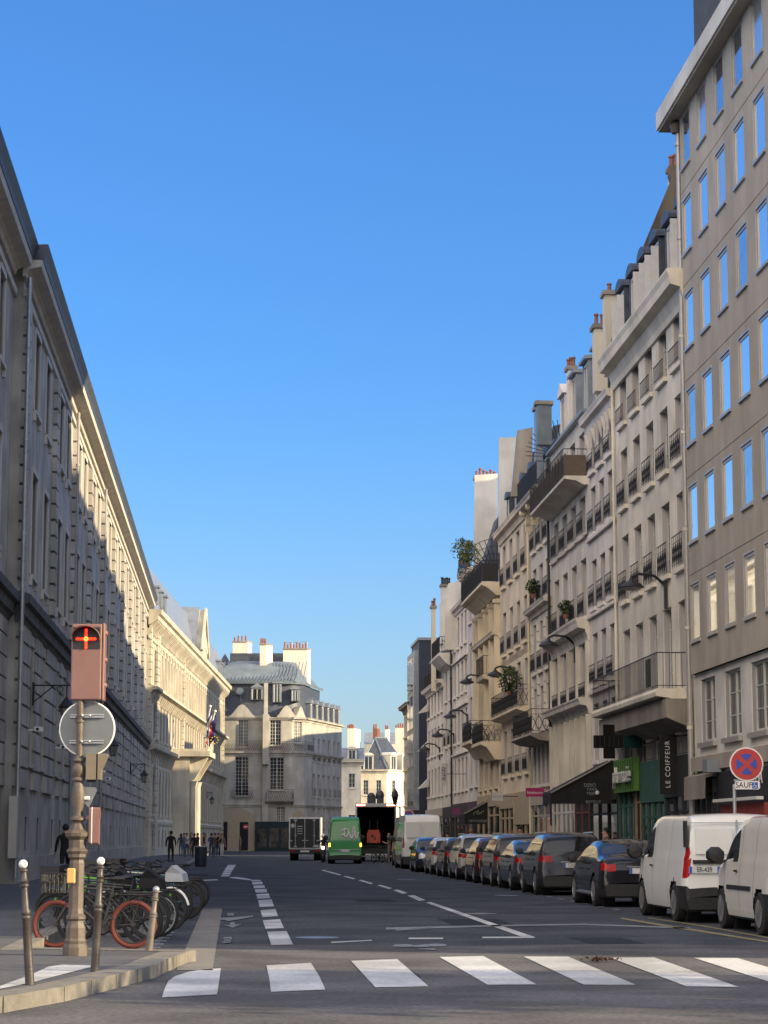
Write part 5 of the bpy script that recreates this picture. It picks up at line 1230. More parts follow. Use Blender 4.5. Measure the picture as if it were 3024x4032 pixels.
# ---------- people ----------
def body_mesh(h,pose,top,bot,skin='skin',seed=0,coat=False):
    rnd=random.Random(seed); s=h/1.75
    J={};E=[];Rr=[]
    vs=[];rad=[]
    def V(x,y,z,r): vs.append((x*s,y*s,z*s)); rad.append(r*s); return len(vs)-1
    def e(a,b): E.append((a,b))
    wk=pose=='walk'; st=.26 if wk else .03
    pel=V(0,0,.95,.135); wa=V(0,0,1.1,.125); ch=V(0,.0,1.30,.155); ne=V(0,.01,1.48,.062); hd=V(0,.03,1.58,.085); tp=V(0,.03,1.68,.085)
    for a,b in((pel,wa),(wa,ch),(ch,ne),(ne,hd),(hd,tp)): e(a,b)
    hr=.0
    for sg in (-1,1):
        f=sg*st
        hp=V(sg*.09,0,.88,.10); kn=V(sg*.10,f*.6+(.03),.50,.062); an=V(sg*.10,f-(.08 if wk and f<0 else 0),.10+(.05 if wk and f<0 else 0),.042); to=V(sg*.11,f+.15,.045,.038)
        e(pel,hp);e(hp,kn);e(kn,an);e(an,to)
        sh=V(sg*.19,0,1.41,.065); 
        if pose=='talk': el=V(sg*.25,.05,1.15,.048); wr=V(sg*.14,.26,1.2,.034); d=Vector((-sg*.3,.6,.5))
        elif pose=='seat': el=V(sg*.27,.2,1.18,.048); wr=V(sg*.25,.42,1.1,.034); d=Vector((0,1,0))
        else: el=V(sg*.26,-f*.35,1.14,.048); wr=V(sg*.27,-f*.9+.04,.90,.032); d=Vector((0,-f*.3+.1,-1))
        e(ch,sh);e(sh,el);e(el,wr)
        d.normalize(); wv=Vector(vs[wr])/s; side=Vector((sg*0,1,0)) if abs(d.z)>.5 else Vector((1,0,0))
        pa=wv+d*.06; pm=V(*pa,.030); e(wr,pm)
        lens=(.075,.085,.08,.062)
        for i in range(4):
            off=side*(.028-.019*i); a=pa+d*.035+off; b=a+d*lens[i]*.55; c=b+d*lens[i]*.45+Vector((-sg*.014,0,0))
            ia=V(*a,.010); ib=V(*b,.0085); ic=V(*c,.007); e(pm,ia);e(ia,ib);e(ib,ic)
        th=pa-d*.02+side*.035; t1=V(*th,.011); t2=V(*(th+d*.035+side*.015),.009); e(pm,t1);e(t1,t2)
    me=bpy.data.meshes.new('person'); me.from_pydata(vs,E,[]); o=bpy.data.objects.new('tmp',me); C.objects.link(o)
    md=o.modifiers.new('s','SKIN'); md.use_smooth_shade=True
    sk=me.skin_vertices[0].data
    for i,r in enumerate(rad): sk[i].radius=(r,r); sk[i].use_root=(i==0)
    for i in (ch,wa,pel): sk[i].radius=(rad[i]*1.12,rad[i]*.78)
    o.modifiers.new('b','SUBSURF').levels=1
    dg=bpy.context.evaluated_depsgraph_get(); m2=bpy.data.meshes.new_from_object(o.evaluated_get(dg)); bpy.data.objects.remove(o)
    m2.name='person'; m2.materials.clear()
    for m in (top,bot,'skin','shoe'): m2.materials.append(M[m] if isinstance(m,str) else m)
    wrists=[Vector(v) for v,r in zip(vs,rad) if abs(r/s-.034)<1e-4 or abs(r/s-.032)<1e-4 or abs(r/s-.030)<1e-4]
    for p in m2.polygons:
        z=p.center.z/s; i=0
        if z>1.47: i=2
        elif z<.09: i=3
        elif z<(.62 if coat else .96): i=1
        if z<1.35 and z>.5 and min((p.center-w_).length for w_ in wrists)<.0 : i=2
        for w_ in wrists[1::2]:
            if (p.center-w_).length<.13*s and (abs(p.center.x)>.13*s): i=2
        p.material_index=i; p.use_smooth=True
    return m2
mat('skin',(.42,.25,.18),.6,.05,5); mat('shoe',(.03,.028,.028),.6,.1,5)
cl=dict(black=(.010,.010,.013),navy=(.035,.05,.10),denim=(.08,.11,.19),grey=(.12,.12,.13),brown=(.13,.08,.05),white=(.6,.6,.58),teal=(.03,.12,.16),red=(.18,.03,.03),tan=(.25,.19,.13))
for k,c in cl.items(): mat('cloth_'+k,c,.85,.12,6)
mat('hair_dark',(.015,.012,.010),.7,.2,10); mat('hair_brown',(.06,.035,.02),.7,.2,10); mat('hair_fair',(.25,.16,.07),.7,.2,10)
def person(label,pos,rz,h=1.74,pose='stand',top='black',bot='denim',hair='dark',grp=None,coat=False,long=False,seed=0):
    me=body_mesh(h,pose,'cloth_'+top,'cloth_'+bot,seed=seed,coat=coat); o=link('person',me); o.location=pos; o.rotation_euler=(0,0,rz); tag(o,label,'person',grp)
    s=h/1.75; m=MB().sphere((0,.015*s,1.665*s),.108*s,0,14,10,(.92,1.02,1.0))
    m.v=[(x,min(y,.09*s) if z<1.70*s else y,max(z,1.56*s) if y<.05*s else max(z,1.67*s)) for x,y,z in m.v]
    if long: m.sphere((0,-.06*s,1.52*s),.10*s,0,10,8,(1,.55,1.5))
    m.build('hair',['hair_'+hair],o,True)
    f=MB().sphere((0,.135*s,1.60*s),.017*s,0,8,6,(.8,1.1,1.3)); 
    for sg in(-1,1): f.sphere((sg*.092*s,.03*s,1.61*s),.022*s,0,8,6,(.5,.8,1.4))
    f.build('nose_and_ears',['skin'],o,True)
    ey=MB()
    for sg in(-1,1): ey.sphere((sg*.034*s,.112*s,1.632*s),.011*s,0,8,6)
    ey.box(-.025*s,.025*s,.112*s,.122*s,1.558*s,1.566*s); ey.build('eyes_and_mouth',['ink'],o)
    if pose=='walk' or top in('black','navy'):
        c=MB().torus((0,.01*s,1.47*s),.078*s,.026*s,'z',16,6); c.build('collar',['cloth_'+top],o,True)
    return o
def pp(u,v,z=PZ): return G(u,v,z)
q=at(258,3300,67.); person('person in black jacket and hood walking beside the palace wall, behind the signal post',(q.x,67.,PZ),.25,1.76,'walk','black','black',coat=True,seed=1)
q=G(672,3398,PZ); person('person in black jacket walking away alone along the left pavement',(q.x,q.y,PZ),.05,1.74,'walk','black','black',seed=2)
grp='people standing in a group by the portal'
spec=[(712,3372,'navy','denim','dark',0.4,'in a navy jacket at the left edge of the first group'),(724,3374,'grey','denim','brown',-2.,'in a grey top, second from the left in the first group'),
(736,3371,'white','navy','brown',2.6,'in a white top in the first group'),(752,3373,'tan','grey','fair',-1.,'in a tan coat in the middle of the first group'),(765,3376,'black','black','dark',.3,'in a long black coat beside the litter bin'),
(778,3374,'black','navy','dark',1.2,'in a black coat behind the litter bin'),(803,3374,'red','tan','brown',1.9,'in a red top at the right edge of the first group')]
for i,(u,v_,tp,bt,hr,rz,lab) in enumerate(spec):
    q=G(u,v_,PZ); person('person '+lab,(q.x,q.y,PZ),rz,1.68+.03*(i%4),'talk' if i%2 else 'stand',tp,bt,hr,grp,coat=(i in(4,3)),long=(i%3==0),seed=10+i)
for i,(u,tp,bt,hr,lab) in enumerate([(832,'navy','navy','dark','in dark navy clothes, leftmost of the second group'),(846,'brown','denim','brown','in a brown jacket in the second group'),(860,'black','navy','dark','in black jacket next to the one in white trousers'),(873,'tan','white','fair','in bright white trousers at the sunny kerb')]):
    q=G(u,3375,PZ); person('person '+lab,(q.x,q.y,PZ),i*1.3,1.7,'stand' if i%2 else 'talk',tp,bt,hr,'second group of people near the kerb',long=(i==3),seed=20+i)
q=at(946,3300,226); person('person standing in front of the arched doorway of the corner building',(q.x,226,0),2.,1.72,'stand','tan','grey','dark',seed=31)
rp='people on the right pavement behind the parked cars'
for i,(u,Y,tp,hr,h,lab) in enumerate([(2048,84,'black','dark',1.78,'with dark hair and black jacket behind the charcoal car'),(1936,92,'black','dark',1.6,'with dark hair bending near the tan house'),(1880,99,'white','dark',1.58,'in a white shirt, right of the capped one'),(1853,100,'teal','fair',1.75,'in teal jacket with fair head, left of the white shirt'),(1762,118,'navy','dark',1.7,'in navy near the plum shop'),(2388,67,'brown','dark',1.66,'in dark brown under the black awning')]):
    q=at(u,3300,Y); person('person '+lab,(q.x,Y,PZ),2.8+i,h,'stand',tp,'grey',hr,rp,seed=40+i)
q=at(1532,3300,131); person('person in pale trousers working beside the open lorry',(q.x,131,0),1.5,1.75,'talk','tan','grey','fair',seed=50)

# ---------- two-wheelers ----------
def bike(label,pos,rz,frame='black_plastic',tyre='rubber',rim='black_plastic',basket=False,rack=True,fender=None,whr=.33,tr=.025,lean=0.,box=False,grp='bicycles parked in the bay on the left',saddle='black_plastic',bag=None,wb=1.05):
    t=thing('bicycle',label,'bicycle',pos,rz,grp); t.rotation_euler=(lean,0,rz)
    fm=MB(); bb=(.42,0,.29); hw=(wb,0,whr); st=(.30,0,.78); hd=(.86,0,.82); hb=(.89,0,.66); rw=(0,0,whr)
    for a,b,r in ((bb,hb,.022),(bb,st,.018),(st,hd,.018),(rw,bb,.012),(rw,(.33,0,.68),.011)): fm.tube(a,b,r,8)
    fm.tube((.30,0,.78),(.28,0,.90),.013,8); fm.build('frame',[frame],t,True)
    f=MB()
    for s_ in (-.05,.05): f.tube((.90,s_*.6,.62),(wb,s_,whr),.013,6)
    f.tube((.84,0,.9),(.90,0,.62),.016,8).build('fork',[frame],t,True)
    for i,x in enumerate((0,wb)):
        w_=MB().torus((0,0,0),whr-tr,tr,'y',36,8).build('wheel',[tyre],t,True); w_.location=(x,0,whr)
        r_=MB().torus((0,0,0),whr-2*tr-.008,.013,'y',36,6).lathe([(.03,-.04),(.03,.04)],10,axis='y')
        for k in range(14):
            a=2*math.pi*k/14; r_.tube((.025*math.cos(a),(.02 if k%2 else -.02),.025*math.sin(a)),((whr-2*tr)*math.cos(a+.25),0,(whr-2*tr)*math.sin(a+.25)),.0022,3)
        r_.build('rim',[rim],w_,True)
        if fender: MB().torus((x,0,whr),whr+.022,.02,'y',16,6,0,.25 if i==0 else .1,2.9 if i==0 else 2.2).build('mudguard',[fender],t,True)
    MB().lathe([(.09,-.01),(.09,.01)],16,bb,axis='y').tube((.42,-.08,.29),(.55,-.08,.18),.012,6).tube((.42,.08,.29),(.29,.08,.40),.012,6).box(.5,.6,-.16,-.08,.17,.19).box(.24,.34,.08,.16,.39,.41).build('crank',['black_plastic'],t,True)
    MB().sphere((.25,0,.93),.1,0,10,6,(1.25,.75,.32)).sphere((.37,0,.93),.06,0,8,6,(1.5,.5,.35)).build('saddle',[saddle],t,True)
    MB().path([(.78,-.3,1.02),(.83,-.2,1.03),(.86,0,.98),(.83,.2,1.03),(.78,.3,1.02)],.012,6).tube((.84,0,.9),(.86,0,.98),.014,6).tube((.70,-.31,1.01),(.8,-.29,1.02),.018,6).tube((.70,.31,1.01),(.8,.29,1.02),.018,6).build('handlebar',['black_plastic'],t,True)
    if rack: 
        k=MB()
        for s_ in (-.06,.06): k.tube((-.28,s_,.72),(.28,s_,.72),.008,5).tube((0,s_,.34),(-.1,s_,.72),.007,5)
        for i in range(5): k.tube((-.28+.12*i,-.06,.72),(-.28+.12*i,.06,.72),.006,4)
        k.build('luggage_rack',['black_plastic'],t)
    if basket:
        k=MB(); x0,x1,y0,y1,z0,z1=.95,1.25,-.18,.18,.74,1.0
        for z in (z0,(z0+z1)/2,z1):
            a=0 if z==z1 else .02
            k.path([(x0+a,y0+a,z),(x1-a,y0+a,z),(x1-a,y1-a,z),(x0+a,y1-a,z),(x0+a,y0+a,z)],.007,4)
        for i in range(6):
            for yy in (y0,y1): k.tube((x0+.06*i,yy,z0),(x0+.06*i,yy,z1),.004,4)
            k.tube((x1,y0+.072*i,z0),(x1,y0+.072*i,z1),.004,4); k.tube((x0,y0+.072*i,z0),(x0,y0+.072*i,z1),.004,4); k.tube((x0+.06*i,y0,z0),(x0+.06*i,y1,z0),.004,4)
        k.build('basket',['black_plastic'],t)
    if box: MB().box(.92,1.22,-.2,.2,.78,1.08).build('front_crate',['black_plastic'],t)
    if bag: MB().prism([(-.2,-.13,.74),(.15,-.13,.74),(.12,-.1,.9),(-.02,-.02,1.02),(-.18,-.1,.88)],(0,.24,0)).build('pannier_cover',[bag],t)
    return t
def bat(u,v,**k):
    return G(u,v,.006)
flat('orange_tyre',(.10,.018,.012),.8); flat('lime_frame',(.10,.42,.03),.4); flat('teal_frame',(.01,.10,.12),.35); flat('dark_blue_frame',(.02,.03,.08),.35); flat('cloth_pale',(.45,.47,.5),.8)
# the first: fat-wheeled, seen side on, front to the left
q=bat(522,3735); bike('cargo-style bicycle with orange-red wheels and front wire basket, nearest the camera',(q.x,q.y,0),math.pi-.12,'black_plastic','orange_tyre','black_plastic',basket=True,whr=.325,tr=.034,lean=.06,wb=1.08)
q=bat(560,3715); bike('black bicycle right behind the orange-wheeled one',(q.x,q.y,0),math.pi-.35,'black_plastic',fender='black_plastic',lean=-.05,rack=True)
q=bat(625,3688); bike('black bicycle with steel rims, third in the bay',(q.x,q.y,0),math.pi-.4,'black_plastic',rim='galvanised',lean=.05)
q=bat(668,3664); bike('dark bicycle with a white mudguard and white carrier plate',(q.x,q.y,0),math.pi-.45,'dark_blue_frame',fender='white_enamel',lean=.02)
q=bat(690,3640); bike('dark bicycle in the middle of the bay with a pale cloth on its carrier',(q.x,q.y,0),math.pi-.3,'black_plastic',bag='cloth_pale',lean=-.04)
q=bat(735,3618); bike('teal-framed bicycle with a wide dark saddle',(q.x,q.y,0),math.pi-.35,'teal_frame',lean=.03)
q=bat(748,3600); bike('black bicycle standing next to the teal one',(q.x,q.y,0),math.pi-.35,'black_plastic',lean=-.02)
q=bat(770,3583); bike('last black bicycle at the far end of the bay',(q.x,q.y,0),math.pi-.4,'black_plastic',lean=.04)
q=bat(600,3625); bike('hire bicycle with lime green frame and dark front crate',(q.x,q.y,0),math.pi-.15,'lime_frame',fender='lime_frame',box=True,lean=.03)
q=bat(520,3650); bike('second lime green hire bicycle, half hidden in the middle of the bay',(q.x,q.y,0),math.pi-.25,'lime_frame',fender='lime_frame',lean=-.03)
q=bat(450,3660); bike('dark blue bicycle behind the signal post',(q.x,q.y,0),math.pi-.2,'dark_blue_frame',lean=.03)
q=bat(585,3700); bike('black bicycle with dark side bags, wedged between the first two',(q.x,q.y,0),math.pi-.28,'black_plastic',bag='black_fabric',lean=.08,fender='black_plastic')
q=bat(480,3690); bike('dark bicycle leaning behind the post with a loaded carrier',(q.x,q.y,0),math.pi-.2,'black_plastic',bag='black_fabric',lean=-.06,box=True)
q=bat(655,3600); bike('grey bicycle with dark crate behind the lime hire bicycle',(q.x,q.y,0),math.pi-.22,'galvanised',box=True,lean=.02)
q=G(1505,3398); bike('bicycle standing beside the rear wheel of the open lorry',(q.x,q.y,0),math.pi/2+.5,'black_plastic',grp='bicycle by the lorry')
# scooter and rider between the lorry and the green van
q=at(1272,3300,137); t=thing('motor_scooter','scooter with bright headlight between the box lorry and the green van','scooter',(q.x,137,0),0)
MB().prism([(-.12,.1,.3),(-.12,1.2,.3),(-.12,1.3,.75),(-.12,.75,.8),(-.12,.6,.42),(-.12,.3,.42),(-.12,.15,1.0),(-.12,.02,1.0)],(.24,0,0)).build('body',['paint_dark_grey'],t)
for y in (.0,1.25):
    w_=MB().lathe([(.15,-.05),(.25,-.05),(.25,.05),(.15,.05)],18,axis='x').build('wheel',['rubber'],t,True); w_.location=(0,y,.25)
MB().sphere((0,-.02,.88),.09,0,10,8,(1,.4,1)).build('headlight',['lamp_lit_white'],t); MB().tube((-.3,.1,1.08),(.3,.1,1.08),.02,6).build('handlebar',['black_plastic'],t)
p=person('rider in black with white helmet on the scooter',(q.x,137.75,.0),math.pi,1.66,'seat','black','black',seed=60); MB().sphere((0,.02,1.60),.15,0,12,8).build('helmet',['white_enamel'],p,True)

# ---------- street furniture ----------
q=G(296,3763,PZ); t=thing('traffic_signal','brown signal post with lit red cross and ornate cast-iron base at the corner','traffic signal',(q.x,q.y,PZ),0)
Yp=q.y; K=Yp/F*1.005
zv=lambda v:at(300,v,Yp).z-PZ
xo=lambda u:at(u,3000,Yp).x-q.x
MB().lathe([(.15,0),(.15,.10),(.128,.14),(.132,.17),(.118,.20),(.118,.32),(.10,.37),(.098,.40),(.118,.42),(.118,.45),(.094,.48),(.086,.54),(.09,1.06),(.08,1.10),(.108,1.13),(.108,1.17),(.08,1.19)],8,ph=math.pi/8).build('base',['cast_iron_brown'],t)
MB().lathe([(.115,1.171),(.132,1.2),(.10,1.24),(.105,1.33),(.145,1.37),(.15,1.41),(.10,1.45),(.065,1.52)],8,ph=math.pi/8).build('pedestal',['cast_iron_brown'],t)
MB().lathe([(.065,1.52),(.052,1.53),(.088,1.56),(.088,1.58),(.056,1.61),(.052,1.66),(.072,1.75),(.078,1.85),(.06,1.97),(.052,2.0),(.074,2.02),(.074,2.04),(.06,2.06),(.082,2.12),(.078,2.18),(.052,2.22),(.074,2.25),(.036,2.32),(.036,2.34)],20).build('column',['cast_iron_brown'],t,True)
MB().lathe([(.04,2.3),(.042,3.05)],14).lathe([(.05,2.75),(.05,2.78)],14).lathe([(.055,2.70),(.055,2.72)],14).build('pole',['cast_iron_brown'],t,True)
zb=zv(2757);zt=zv(2458); hx0=xo(274);hx1=xo(404)
m=MB(); m.box(hx0,hx1-.03,-.06,.12,zb,zt).box(hx1-.028,hx1+.005,-.05,.13,zb-.01,zt+.01); hd=m.build('signal_head',['signal_brown'],t)
bv=hd.modifiers.new('bevel','BEVEL'); bv.width=.018; bv.segments=3
m=MB(); cx=(hx0+hx1)/2-.02; cz=zt-.17; n=14; rr=(hx1-hx0)/2-.02
vs=[]
for i in range(n+1):
    a=math.pi*(-.08+1.16*i/n); 
    for (y,r2) in ((-.062,rr),(-.062-.16*(.35+.65*math.sin(max(0,min(math.pi,a)))),rr*.98)): vs.append((cx+r2*math.cos(a),y,cz+.0+ .14*math.sin(a)))
m.add(vs,[(2*i,2*i+2,2*i+3,2*i+1) for i in range(n)]); vz=m.build('visor',['signal_brown_dark'],hd,True); sm=vz.modifiers.new('th','SOLIDIFY'); sm.thickness=.008
MB().box(hx0+.02,hx1-.05,-.066,-.061,zt-.30,zt-.04).build('lens',['ink'],hd)
m=MB(); L=.105
for i in range(7):
    tt=-L+2*L*i/6; m.sphere((cx+tt,-.072,cz-.01),.016,0,6,4); 
    if i!=3: m.sphere((cx,-.072,cz-.01+tt),.016,0,6,4)
m.box(cx-L,cx+L,-.07,-.0662,cz-.022,cz+.002).box(cx-.012,cx+.012,-.0705,-.0701,cz-.01-L,cz-.01+L); m.build('red_cross',['red_led'],hd)
m=MB().box(cx-.04,cx+.04,-.075,-.071,cz-.022,cz+.002).box(cx-.012,cx+.012,-.0755,-.0751,cz-.05,cz+.035); m.build('cross_core',['orange_led'],hd)
for z in (zt-.1,zt-.42,zt-.72): 
    mm=MB().sphere((hx1-.008,.06,z),.04,0,10,8,(1,1.2,1)); mm.build('visor_edge',['signal_brown'],hd,True)
# sign disc facing the other way
zc=zv(2868); r=.32; xc=xo(338)
MB().lathe([(r,.05),(r+.012,.055),(r+.012,.075),(r-.0,.078)],48,(xc,0,zc),axis='y').build('disc_rim',['white_enamel'],t,True); MB().lathe([(r-.004,.045),(r-.004,.072)],48,(xc,0,zc),axis='y').build('disc_back',['sign_back'],t)
m=MB()
for z in (zv(2818),zv(2920)): m.box(xc-.2,xc+.2,.015,.044,z-.022,z-.006).box(xc-.2,xc+.2,.015,.044,z+.004,z+.018).sphere((xc-.05,-.045,z),.018).sphere((xc+.04,-.045,z),.018)
m.build('clamp',['galvanised'],t)
z0,z1=zv(3070),zv(2968); m=MB().box(xo(342),xo(382),-.08,.08,z0,z1).prism([(xo(388),-.08,z0),(xo(400),-.08,z0),(xo(402),-.08,z0+.12),(xo(426),-.08,z1-.02),(xo(420),-.08,z1),(xo(388),-.08,z1)],(0,.16,0)); m.build('side_signal',[mat('signal_olive',(.17,.14,.10),.5,.08,5)],t)
MB().box(xo(384),xo(387),-.07,.07,z0,z1).box(xo(300),xo(343),-.02,.02,z0+.02,z0+.06).box(xo(345),xo(378),-.03,.03,z0-.03,z0-.002).build('signal_bracket',['ink'],t)
z0,z1=zv(3326),zv(3178); 
m=MB(); pts=[]; ya=-.075; yb=.075; h=(z1-z0)/2; zc2=(z0+z1)/2; 
prof=[]
for i in range(24):
    a=2*math.pi*i/24; yy=.075*math.copysign(min(1,abs(math.cos(a))*1.3),math.cos(a)); z_=zc2+(h-.05)*(1 if math.sin(a)>0 else -1)+.05*math.sin(a); prof.append((yy,z_))
for (xa,xb,mi,g) in ((xo(358),xo(367),1,.0),(xo(367.5),xo(371),2,.004),(xo(371.5),xo(396),0,-.004)):
    m.prism([(xa,y*(1+g*8),z_) for y,z_ in prof],(xb-xa,0,0),mi)
m.box(xo(396),xo(400),-.03,.03,z1-.12,z1-.05,0).box(xo(345),xo(359),-.02,.02,z1-.14,z1-.1,0).box(xo(345),xo(359),-.02,.02,z0+.06,z0+.1,0)
m.build('pedestrian_signal',['signal_brown','signal_brown_dark','white_enamel'],t)
m=MB().prism([(xo(300),.02,zv(3130)),(xo(330),.02,zv(3098)),(xo(378),.02,zv(3100)),(xo(382),.02,zv(3115)),(xo(352),.02,zv(3180))],(0,.02,0)); m.build('sign_plate_edge',['sign_back'],t)
m=MB().tube((xo(302),0,zv(3143)),(xo(356),0,zv(3143)),.022,8); m.build('clamp_band',['white_enamel'],t)
m=MB().box(xo(280),xo(312),-.17,-.11,zv(3478),zv(3418)); pb=m.build('push_button_box',[mat('ochre_plastic',(.55,.33,.12),.4,.05,4)],t); pb.modifiers.new('bevel','BEVEL').width=.012
# bollards
def bollard(label,ut,vt,ub,vb,ball,mt):
    q=G(ub,vb,PZ); tp=at(ut,vt,q.y); h=tp.z-PZ; t=thing('bollard',label,'bollard',(q.x,q.y,PZ),0,'bollards at the street corner'); t.rotation_euler=(0,math.atan2(tp.x-q.x,h),0)
    k=h/1.16; rr=1
    MB().lathe([(.044,0),(.042,.28*k),(.038,.60*k),(.046,.61*k),(.046,.63*k),(.038,.64*k),(.046,.66*k),(.046,.68*k),(.034,.70*k),(.029,.90*k),(.045,.91*k),(.045,.93*k),(.034,.94*k),(.045,.955*k),(.032,.97*k),(.030,1.04*k),(.042,1.05*k),(.042,1.065*k),(.026,1.075*k)],20).build('post',[mt],t,True)
    MB().sphere((0,0,h-.042),.042,0,18,12).build('ball_top',[ball],t,True)
bollard('leaning brown bollard with white ball, leftmost at the kerb',90,3383,118,3878,'white_enamel','bollard_brown')
bollard('leaning brown bollard with white ball, right of the signal post',398,3374,373,3826,'white_enamel','bollard_brown')
bollard('shorter pale bollard with metal ball in front of the bicycles',617,3487,586,3746,'galvanised','bollard_grey')
# litter bin
q=G(790,3413,0); t=thing('litter_bin','dark round litter bin with pale rim at the left kerb','bin',(q.x,q.y,0),0)
MB().lathe([(.28,0),(.3,.1),(.33,1.0),(.33,1.04)],18).build('bin_body',[flat('bin_green',(.02,.03,.04),.5)],t,True); MB().torus((0,0,1.05),.33,.03,'z',20,6).build('rim',['metal_frame'],t,True)
# debris
q=G(2372,3789,0); t=MB()
rd_=random.Random(3)
for i in range(60):
    x=rd_.gauss(0,.11);y=rd_.gauss(0,.05);z_=abs(rd_.gauss(.02,.012)); a=rd_.random()*6.3; s_=.03+.02*rd_.random()
    t.add([(x,y,z_),(x+s_*math.cos(a),y+s_*math.sin(a),z_+.012),(x+s_*.8*math.cos(a+1.2),y+s_*.8*math.sin(a+1.2),z_+.03),(x+s_*.3*math.cos(a+2),y+s_*.4*math.sin(a+2),z_+.02)],[(0,1,2,3)])
o=t.build('leaf_heap',['dead_leaf']); o.location=(q.x,q.y,.009); tag(o,'small heap of dead leaves lying on the zebra crossing','leaves')
# no-stopping sign
def round_sign(label,u,v,rpx,Y,blue,name='no_stopping_sign'):
    c=at(u,v,Y); r=rpx/F*Y; t=thing(name,label,'road sign',(c.x,Y,PZ),0); z=c.z-PZ
    MB().lathe([(r,0),(r,.02)],40,(0,0,z),axis='y').build('sign_disc',['sign_white'],t); MB().lathe([(r*.92,-.006),(r*.92,-.001)],40,(0,0,z),axis='y').build('red_ring',['sign_red'],t)
    m=MB()
    if blue=='four':
        for k in range(4):
            a0=math.pi/2*k; pts=[]
            for i in range(9):
                a=a0-.56+1.12*i/8; pts.append((r*.62*math.cos(a),-.012,z+r*.62*math.sin(a)))
            pts.append((r*.18*math.cos(a0),-.012,z+r*.18*math.sin(a0))); m.prism(pts,(0,.0055,0))
    else: m.lathe([(r*.7,-.012),(r*.7,-.0065)],32,(0,0,z),axis='y')
    m.build('blue_field',['sign_blue'],t); return t,z,c,r
t,z,c,r=round_sign('round red and blue no-stopping sign with SAUF wheelchair plate below',2939,3009,66,43.,'four')
def lx(u,v): p=at(u,v,43.); return p.x-c.x,p.z-PZ
x0,z1=lx(2893,3075);x1,z0=lx(2993,3108)
m=MB().prism([(x0+.02,0,z0),(x1-.03,0,z0),(x1,0,z0+.03),(x1,0,z1-.03),(x1-.03,0,z1),(x0+.02,0,z1),(x0,0,z1-.05),(x0,0,z0+.05)],(0,.02,0)); pl=m.build('sub_plate',['sign_white'],t)
text('SAUF',.15,'ink','plate_lettering',pl,Matrix.Translation((x0+.175,-.003,(z0+z1)/2))@FACE,.002,.95)
a=lx(2961,3080);b_=lx(2984,3105); MB().box(a[0],b_[0],-.004,-.001,b_[1],a[1]).build('blue_square',['plate_blue'],pl)
cx=(a[0]+b_[0])/2;cz=(a[1]+b_[1])/2; m=MB().torus((cx-.005,-.007,cz-.015),.028,.005,'y',16,4,0,2.4,6.0).sphere((cx-.01,-.007,cz+.045),.009).tube((cx-.01,-.007,cz+.035),(cx-.005,-.007,cz),.005,5).tube((cx-.005,-.007,cz),(cx+.022,-.007,cz),.005,5).tube((cx+.022,-.007,cz),(cx+.032,-.007,cz-.035),.005,5); m.build('wheelchair_symbol',['sign_white'],pl)
px_=lx(2893,3110)[0]; m=MB().tube((px_,.06,0),(px_,.06,lx(2893,3088)[1]),.035,12).tube((px_,.06,z-r*.95),(.15,.04,z-r*.95),.02,8).tube((px_,.06,z0+.05),(x0+.2,.03,z0+.05),.015,8); m.build('sign_post',['galvanised'],t,True)
t,z,c,r=round_sign('small far round no-parking sign, purple-blue with red ring, above the tall white van',1610,3208,19,124,'one','no_parking_sign')
MB().tube((0,.06,0),(0,.06,z+.2),.03,8).build('sign_post',['galvanised'],t)
# street lamp near the end of the row
c=at(1556,3140,135); t=thing('street_lamp','old-style lantern on a dark cast post beside the open lorry','street lamp',(at(1575,3300,135).x,135,PZ),0)
ztop=at(1556,3108,135).z-PZ; zl=at(1556,3140,135).z-PZ
MB().lathe([(.14,0),(.12,.4),(.06,.6),(.045,zl-.6),(.04,zl-.5)],12).tube((0,0,zl-.65),(-.28,0,zl-.45),.03,6).build('post',['iron'],t,True)
MB().lathe([(.1,zl-.45),(.2,zl+.05),(.24,zl+.08),(.16,zl+.35),(.05,ztop-PZ*0+.0),(.02,ztop+.1)],8,(-.3,0,0)).build('lantern',['iron'],t)
# wall lamps on the right row (dish on a curved arm)
def dish(label,u,v,Y):
    uh=1512+(u-1512)*59200/(v+55900); Y=12.15*F/(uh-1512+566.6); c=at(u,v,Y); w_=Vector((XR(Y)-.03,Y,c.z)); t=thing('wall_street_lamp',label,'street lamp',w_,0,'dish lamps on brackets along the right row'); d=c.x-w_.x
    MB().box(-.08,.0,-.08,.08,-.75,.1).path([(-.05,0,0),(d*.35,0,.28),(d*.8,0,.34),(d,0,.25),(d,0,.1)],.045,8).build('bracket',['iron'],t,True)
    MB().lathe([(.06,.2),(.1,.12),(.30,.02),(.40,-.08),(.38,-.10)],20,(d,0,0)).build('dish',['iron'],t,True); MB().lathe([(.34,-.10),(.2,-.17),(.05,-.19)],16,(d,0,0)).build('lamp_glass',['grey_lining'],t,True)
for u,v,Y,l in ((2487,2302,68.0,'nearest dish lamp, in front of the cream house'),(2160,2535,86.5,'second dish lamp, at the balconied house'),(1950,2652,99.5,'third dish lamp, beside a potted balcony shrub'),(1838,2682,108,'fourth dish lamp, by the carved golden balcony'),(1772,2818,114,'fifth dish lamp, above the iron balcony'),(1723,2893,125,'sixth dish lamp, lower and smaller on the pale house'),(1672,2948,139,'faint last dish lamp before the side street')): dish(l,u,v,Y)
